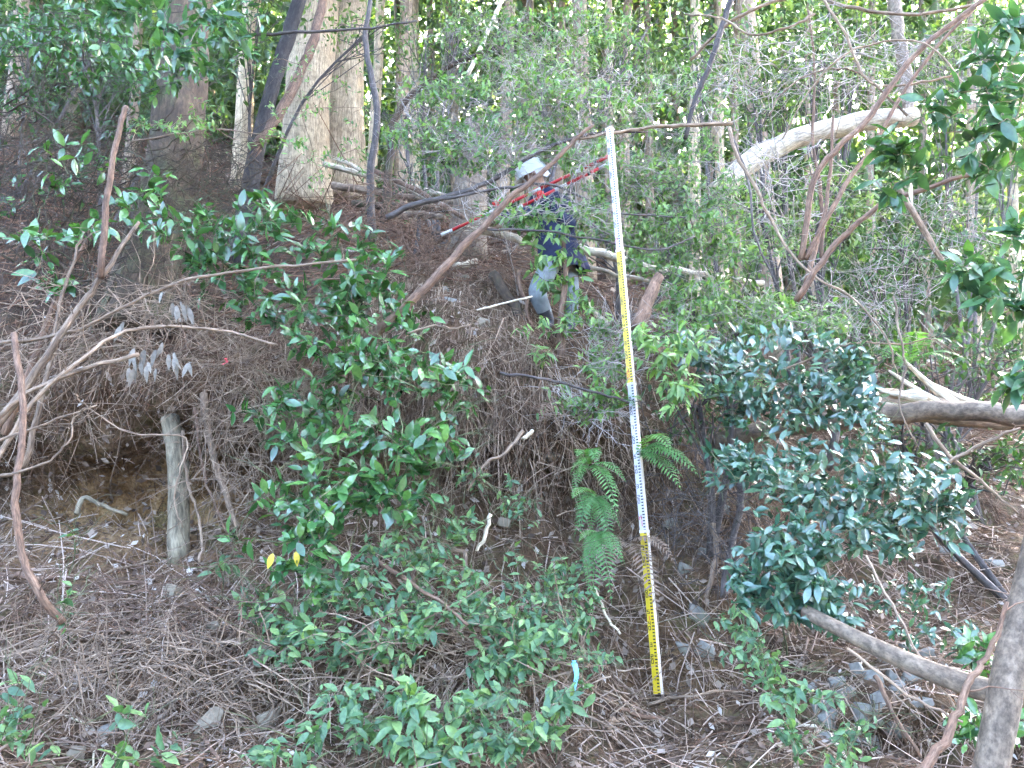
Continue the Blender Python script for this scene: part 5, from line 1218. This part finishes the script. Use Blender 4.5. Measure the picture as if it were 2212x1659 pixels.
# flared jacket tail on the right
mb = MB()
tl = [(pw(1222, 545, .12), pw(1262, 548, .10)), (pw(1226, 562, .10), pw(1270, 566, .08)), (pw(1228, 588, .06), pw(1276, 580, .05))]
V = []; F = []
for a, b in tl:
    for off in (0, .05): V += [a + Vector((0, off, 0)), a.lerp(b, .5) + Vector((0, off - .02, 0)), b + Vector((0, off*.6, 0))]
for i in range(2):
    o = i*6
    F += [(o, o+1, o+7, o+6), (o+1, o+2, o+8, o+7), (o+3, o+9, o+10, o+4), (o+4, o+10, o+11, o+5), (o+2, o+5, o+11, o+8), (o, o+6, o+9, o+3)]
F += [(0, 3, 4, 1), (1, 4, 5, 2), (12, 13, 16, 15), (13, 14, 17, 16)]
mb.add(V, F); tag(mb.build('jacket_tail', M['navy2'], person, feet), 'flared navy jacket tail')
# helmet: dome, brim, neck cape
hc = pw(1148, 374, -.05)
hax = Vector((-.45, -.25, .86)).normalized()
qh = Vector((0, 0, 1)).rotation_difference(hax).to_matrix()
mb = MB(); V = []; F = []
ns = 24; prof_h = [(.136, -.018), (.138, -.010), (.129, -.002), (.124, .03), (.116, .062), (.098, .095), (.068, .120), (.03, .133), (.0, .136)]
for i, (r, z) in enumerate(prof_h):
    for k in range(ns):
        a = 2*math.pi*k/ns
        rr = r*(1 + (.14 if (i < 2 and math.cos(a) < -.5) else 0)); rdg = 1 + .02*(abs(math.sin(a)) < .2)
        V.append(hc + qh @ Vector((math.cos(a)*rr*1.12*rdg, math.sin(a)*rr*.95, z*rdg)))
for i in range(len(prof_h)-1):
    for k in range(ns): F.append((i*ns+k, i*ns+(k+1) % ns, (i+1)*ns+(k+1) % ns, (i+1)*ns+k))
mb.add(V, F); hel = mb.build('helmet', M['helmet'], person, feet)
mb = MB(); V = []; F = []
for i, (s, dz) in enumerate(((.128, -.005), (.133, -.05), (.138, -.095))):
    for k in range(11):
        a = -1.5 + 3.0*k/10
        V.append(hc + qh @ Vector((math.cos(a)*s*1.05, math.sin(a)*s*.95, dz + .008*math.sin(k*2.2)*i)))
for i in range(2):
    for k in range(10): F.append((i*11+k, i*11+k+1, (i+1)*11+k+1, (i+1)*11+k))
mb.add(V, F); mb.build('neck_cape', M['helmet'], hel, feet, loc=(0, 0, 0))
# face: nose, eyes, mouth, ears
fdir = (qh @ Vector((-1, 0, 0))).normalized(); fs = fdir.cross(Vector((0, 0, 1))).normalized(); fu = fs.cross(fdir).normalized()
hd = J['head'][0] - fu*.02
def blob(name, c, rx, ry, rz, mat, parent):
    mb = MB(); V = []; F = []
    for i in range(7):
        t = math.pi*i/6
        for k in range(10):
            a = 2*math.pi*k/10
            V.append(c + fs*(math.sin(t)*math.cos(a)*rx) + fdir*(math.sin(t)*math.sin(a)*ry) + fu*(math.cos(t)*rz))
    for i in range(6):
        for k in range(10): F.append((i*10+k, i*10+(k+1) % 10, (i+1)*10+(k+1) % 10, (i+1)*10+k))
    mb.add(V, F); return mb.build(name, mat, parent, feet)
blob('nose', hd + fdir*.105 - fu*.035, .014, .022, .026, M['skin'], person)
for s in (-1, 1):
    blob('eye', hd + fdir*.092 + fs*s*.033 - fu*.012, .013, .008, .008, M['hair'], person)
    blob('ear', hd + fs*s*.098 - fu*.03, .012, .026, .036, M['skin'], person)
blob('mouth', hd + fdir*.088 - fu*.075, .024, .010, .007, M['glove'], person)
blob('hair', hd + fu*.005 - fdir*.03, .098, .085, .07, M['hair'], person)
# gloved hands gripping the poles
def glove(w, el, axis, name='glove'):
    ax = axis.normalized(); ar = (w - el).normalized()
    palm = w + ar*.055
    sd = ar.cross(ax).normalized()
    jt = {'w': (w, .034), 'p': (palm, (.042, .026))}
    ed = [('w', 'p')]
    for q in range(4):
        o = palm + ax*(.03 - q*.02) + ar*.03
        ln = (.036, .042, .040, .030)[q]
        a1 = o + ar*ln*.6 + sd*ln*.5; a2 = a1 + sd*ln*.5 - ar*ln*.55; a3 = a2 - ar*ln*.6 - sd*.006
        jt.update({f'a{q}': (o, .010), f'b{q}': (a1, .0095), f'c{q}': (a2, .009), f'd{q}': (a3, .008)})
        ed += [('p', f'a{q}'), (f'a{q}', f'b{q}'), (f'b{q}', f'c{q}'), (f'c{q}', f'd{q}')]
    t1 = palm + ax*.045 + sd*.02; t2 = t1 + sd*.028 - ar*.005; t3 = t2 - ax*.026 + ar*.008
    jt.update({'t0': (palm + ax*.03 - ar*.02, .013), 't1': (t1, .012), 't2': (t2, .010), 't3': (t3, .009)})
    ed += [('p', 't0'), ('t0', 't1'), ('t1', 't2'), ('t2', 't3')]
    return skin_mesh(name, jt, ed, M['glove'], person, feet, 1)
pa, pb = W(953, 508, 6.12), W(1330, 331, 6.05)
pax = (pb - pa).normalized()
glove(J['wrR'][0], J['elR'][0], pax); glove(J['wrL'][0], J['elL'][0], pax)

# ------------------------------------------------------------------ ranging poles, red and white bands
M['pole_red'] = plain('pole_red', (.42, .012, .016), .4, .12, 20)
M['pole_white'] = plain('pole_white', (.5, .5, .49), .4, .08, 20)
M['pole_black'] = plain('pole_joint', (.02, .02, .02), .5, .2, 20)
def ranging_pole(label, a, b, first, r=.0135, bands=(.30, .11)):
    root = thing('ranging_pole', label, 'pole', a)
    L = (b - a).length; d = (b - a)/L; i = first; q = 0.0
    while q < L - .01:
        e = b - d*q; q = min(L, q + bands[i % 2]); s = b - d*q
        rr = r*(1 + .03*(i % 2)); mb = MB(); tube(mb, [s, e], rr, rr, 10, 1, 0, 0); mb.build('band', M['pole_red'] if i % 2 == 0 else M['pole_white'], root, a); i += 1
    mb = MB(); tube(mb, [b, b + d*.05], r*.9, .003, 10, 1, 0); mb.build('tip', M['pole_white'], root, a)
    mb = MB(); c = b - d*.2; tube(mb, [c - d*.015, c + d*.015], r*1.25, r*1.25, 10, 1, 0); mb.build('joint', M['pole_black'], root, a)
ranging_pole('upper red and white ranging pole held slanting toward the staff', pa, pb, 0)
ranging_pole('lower shorter red and white ranging pole beside the upper one', W(1118, 450, 6.02), W(1318, 352, 5.98), 1)

# ------------------------------------------------------------------ understory and far wood
UT = [
 ('bright leafy understory tree under the top edge right of the staff', 1560, 700, 9.0, [(1500, 90, 9, 130, 110, 520), (1640, 190, 9.2, 120, 110, 420)], 'wood', .085),
 ('bright yellow green understory tree above the pale fallen tree', 1760, 700, 9.5, [(1750, 130, 9.6, 130, 130, 620), (1860, 60, 9.8, 120, 90, 360), (1700, 240, 9.4, 90, 60, 240)], 'wood', .085),
 ('understory tree right of the upright grey trunk', 2080, 740, 10.5, [(2040, 150, 10.5, 130, 130, 480), (2130, 60, 10.6, 120, 90, 340), (2160, 260, 10.4, 100, 100, 320)], 'wood', .085),
 ('understory tree behind the white helmet', 1180, 480, 10.0, [(1150, 100, 10, 120, 90, 380), (1300, 150, 10.4, 120, 130, 420), (1400, 60, 10.2, 120, 90, 360)], 'wood', .085),
 ('understory tree between the massive cedars and the stump', 950, 430, 10.5, [(920, 90, 10.5, 90, 90, 300), (1000, 40, 10.6, 90, 60, 200), (880, 250, 10.4, 60, 80, 160)], 'wood', .075),
 ('leafy bush on the crest under the pale fallen tree', 1700, 700, 8.0, [(1640, 450, 8, 130, 70, 340), (1800, 400, 8.2, 130, 90, 420), (1760, 520, 8, 120, 60, 300)], 'wood', .075),
 ('leafy bush on the far slope at the right', 1990, 750, 8.6, [(1950, 540, 8.6, 130, 80, 420), (2080, 480, 8.8, 120, 80, 360), (1880, 620, 8.4, 110, 60, 260)], 'darkwood', .08),
 ('dark bush in the gully right of the blue green shrubs', 2080, 860, 7.6, [(2060, 800, 7.6, 150, 50, 360), (1950, 760, 7.8, 120, 40, 220), (2170, 760, 7.6, 80, 60, 200)], 'darkwood', .075),
 ('dark bush under the right end of the fallen log', 2150, 1060, 6.4, [(2130, 990, 6.4, 110, 60, 300), (1950, 960, 6.3, 90, 40, 160)], 'darkwood', .07),
 ('dim bush in front of the ochre trunk at the upper left', 250, 330, 8.6, [(200, 150, 8.6, 180, 110, 420), (440, 170, 8.8, 100, 60, 200)], 'darkwood', .085),
 ('dim understory tree at the left top corner', 60, 300, 10, [(70, 40, 10, 150, 90, 420), (250, 20, 10.2, 140, 60, 340)], 'darkwood', .10),
 ('understory tree above the black leaning trunk', 560, 330, 11, [(560, 40, 10, 110, 70, 300), (800, 60, 10.4, 100, 80, 260)], 'wood', .085),
 ('low bush on the crest just right of the staff', 1520, 720, 7.0, [(1500, 650, 7.0, 110, 50, 300), (1600, 690, 6.8, 90, 50, 260)], 'wood', .07),
 ('low bush on the crest above the blue green shrubs', 1760, 740, 7.2, [(1720, 680, 7.2, 120, 50, 320), (1850, 720, 7.2, 90, 40, 240)], 'darkwood', .07),
 ('small bush between the staff and the fallen log', 1520, 960, 5.9, [(1510, 880, 5.9, 80, 60, 200), (1580, 820, 6.0, 60, 40, 140)], 'darkwood', .06),
 ('low bush behind the person to the right', 1330, 570, 8.2, [(1300, 500, 8.2, 100, 50, 260), (1450, 520, 8, 100, 60, 260)], 'wood', .07),
 ('low bush between the stump and the stacked logs', 900, 470, 8.8, [(880, 400, 8.8, 90, 50, 180), (1060, 420, 9, 60, 60, 160)], 'darkwood', .075),
]
for lb, bx, by, d, blobs, mt, l in UT:
    b = drop(W(bx, by, d))
    root = thing('understory_tree' if 'tree' in lb.split(' ')[-6:] or 'understory' in lb else 'bush', lb, 'tree' if 'understory' in lb else 'bush', b, 'understory growth behind the bank')
    mb = MB(); mxs = []
    for (px, py, dd, rx, ry, n) in blobs:
        c = W(px, py, dd)
        C = tube(mb, [b, b.lerp(c, .5) + rvec(.15), c], .035, .012, 6, 4, .1)
        s = px2m(dd)
        sub = [(rnd(-1, 1), rnd(-1, 1), rnd(-1, 1)) for _ in range(16)]
        for q in sub:
            e = c + Vector((q[0]*rx*s, q[2]*rx*s*.8, q[1]*ry*s))
            tube(mb, [C[random.randrange(len(C)//2, len(C))], C[-1].lerp(e, .5) + rvec(.12), e], .010, .003, 4, 3, 0, .01, cap=False)
        for _ in range(int(n*1.7)):
            q = random.choice(sub)
            e = c + Vector((q[0]*rx*s, q[2]*rx*s*.8, q[1]*ry*s)) + Vector((random.gauss(0, .35*rx*s), random.gauss(0, .35*rx*s), random.gauss(0, .16*ry*s)))
            dv = rvec(); dv.z -= .3
            mxs.append(leaf_mx(e - b, dv, Vector((0, -.3, 1)) + rvec(.45), l*rnd(.6, 1.3)))
    mb.build('trunk', M['dark_twig'], root, b)
    foliage('crown', mxs, LJ[mt], root)

ob = drop(W(-420, 700, 6.6))  # tree out of view, added so its crown shades the upper left slope
ot = thing('unseen_shade_tree', 'unseen evergreen tree added on the left whose crown shades the slope', 'tree', ob)
mb = MB(); tc_ = [W(-200, -150, 6.0), W(150, -260, 5.8), W(500, -260, 6.4), W(-100, -420, 7.5), W(300, -420, 7.5), W(650, -330, 8.0), W(60, -160, 8.5)]
hub = W(-330, -250, 6.5)
tube(mb, [ob, ob.lerp(hub, .5) + Vector((.15, 0, 0)), hub], .16, .10, 12, 6, .1)
mxs = []
for c in tc_:
    C = tube(mb, [hub, hub.lerp(c, .5) + Vector((0, 0, .3)), c], .06, .015, 6, 5, .1)
    for _ in range(420):
        p = C[random.randrange(len(C)//3, len(C))] + Vector((random.gauss(0, .5), random.gauss(0, .6), random.gauss(0, .28)))
        dv = rvec(); dv.z -= .3; mxs.append(leaf_mx(p - ob, dv, Vector((0, -.2, 1)) + rvec(.4), rnd(.10, .17)))
mb.build('trunk', M['brown_bark'], ot, ob); foliage('crown', mxs, LJ['darkwood'], ot)

def wood(name, n, box, mat, l, label, holes=0.0):
    (x0, x1), (y0, y1), (z0, z1) = box
    mxs = []
    nc = n//40
    for _ in range(nc):
        y = rnd(y0, y1)
        g = None
        px = rnd(-60, 2270)
        d = ray(px, rnd(z0, z1))
        c = CAM + d*(y/d.y)
        h = drop(c)
        if c.z < h.z + .3: c.z = h.z + rnd(.3, 1.5)
        for _ in range(40):
            p = c + Vector((random.gauss(0, .9), random.gauss(0, .9), random.gauss(0, .45)))
            dv = rvec(); dv.z -= .4
            mxs.append(leaf_mx(p, dv, Vector((0, -.2, 1)) + rvec(.5), l*rnd(.6, 1.4)))
    o = foliage(name, mxs, mat, None)
    tag(o, label, kind='stuff')
wood('far_wood', 60000, ((0, 0), (18, 36), (-60, 640)), LJ['wood'], .34, 'far green woodland seen between the trunks')
wood('far_dark_wood', 30000, ((0, 0), (17, 32), (0, 740)), LJ['darkwood'], .42, 'dim undergrowth between the far trunks')


# ------------------------------------------------------------------ thin haze in the forest air
hz = bpy.data.materials.new('haze'); hz.use_nodes = True
nt = hz.node_tree; nt.nodes.clear(); out = nt.nodes.new('ShaderNodeOutputMaterial'); pv = nt.nodes.new('ShaderNodeVolumePrincipled')
pv.inputs['Density'].default_value = 0.0006; pv.inputs['Color'].default_value = (.95, .95, .97, 1); pv.inputs['Anisotropy'].default_value = 0.2
nt.links.new(pv.outputs[0], out.inputs['Volume'])
mb = MB(); x0, x1, y0, y1, z0, z1 = -144, 144, -13.5, 72, -2.2, 62
V = [(x, y, z) for z in (z0, z1) for y in (y0, y1) for x in (x0, x1)]
mb.add(V, [(0, 2, 3, 1), (4, 5, 7, 6), (0, 1, 5, 4), (2, 6, 7, 3), (0, 4, 6, 2), (1, 3, 7, 5)])
tag(mb.build('haze', hz, None, smooth=False), 'thin pale haze in the forest air', kind='stuff')
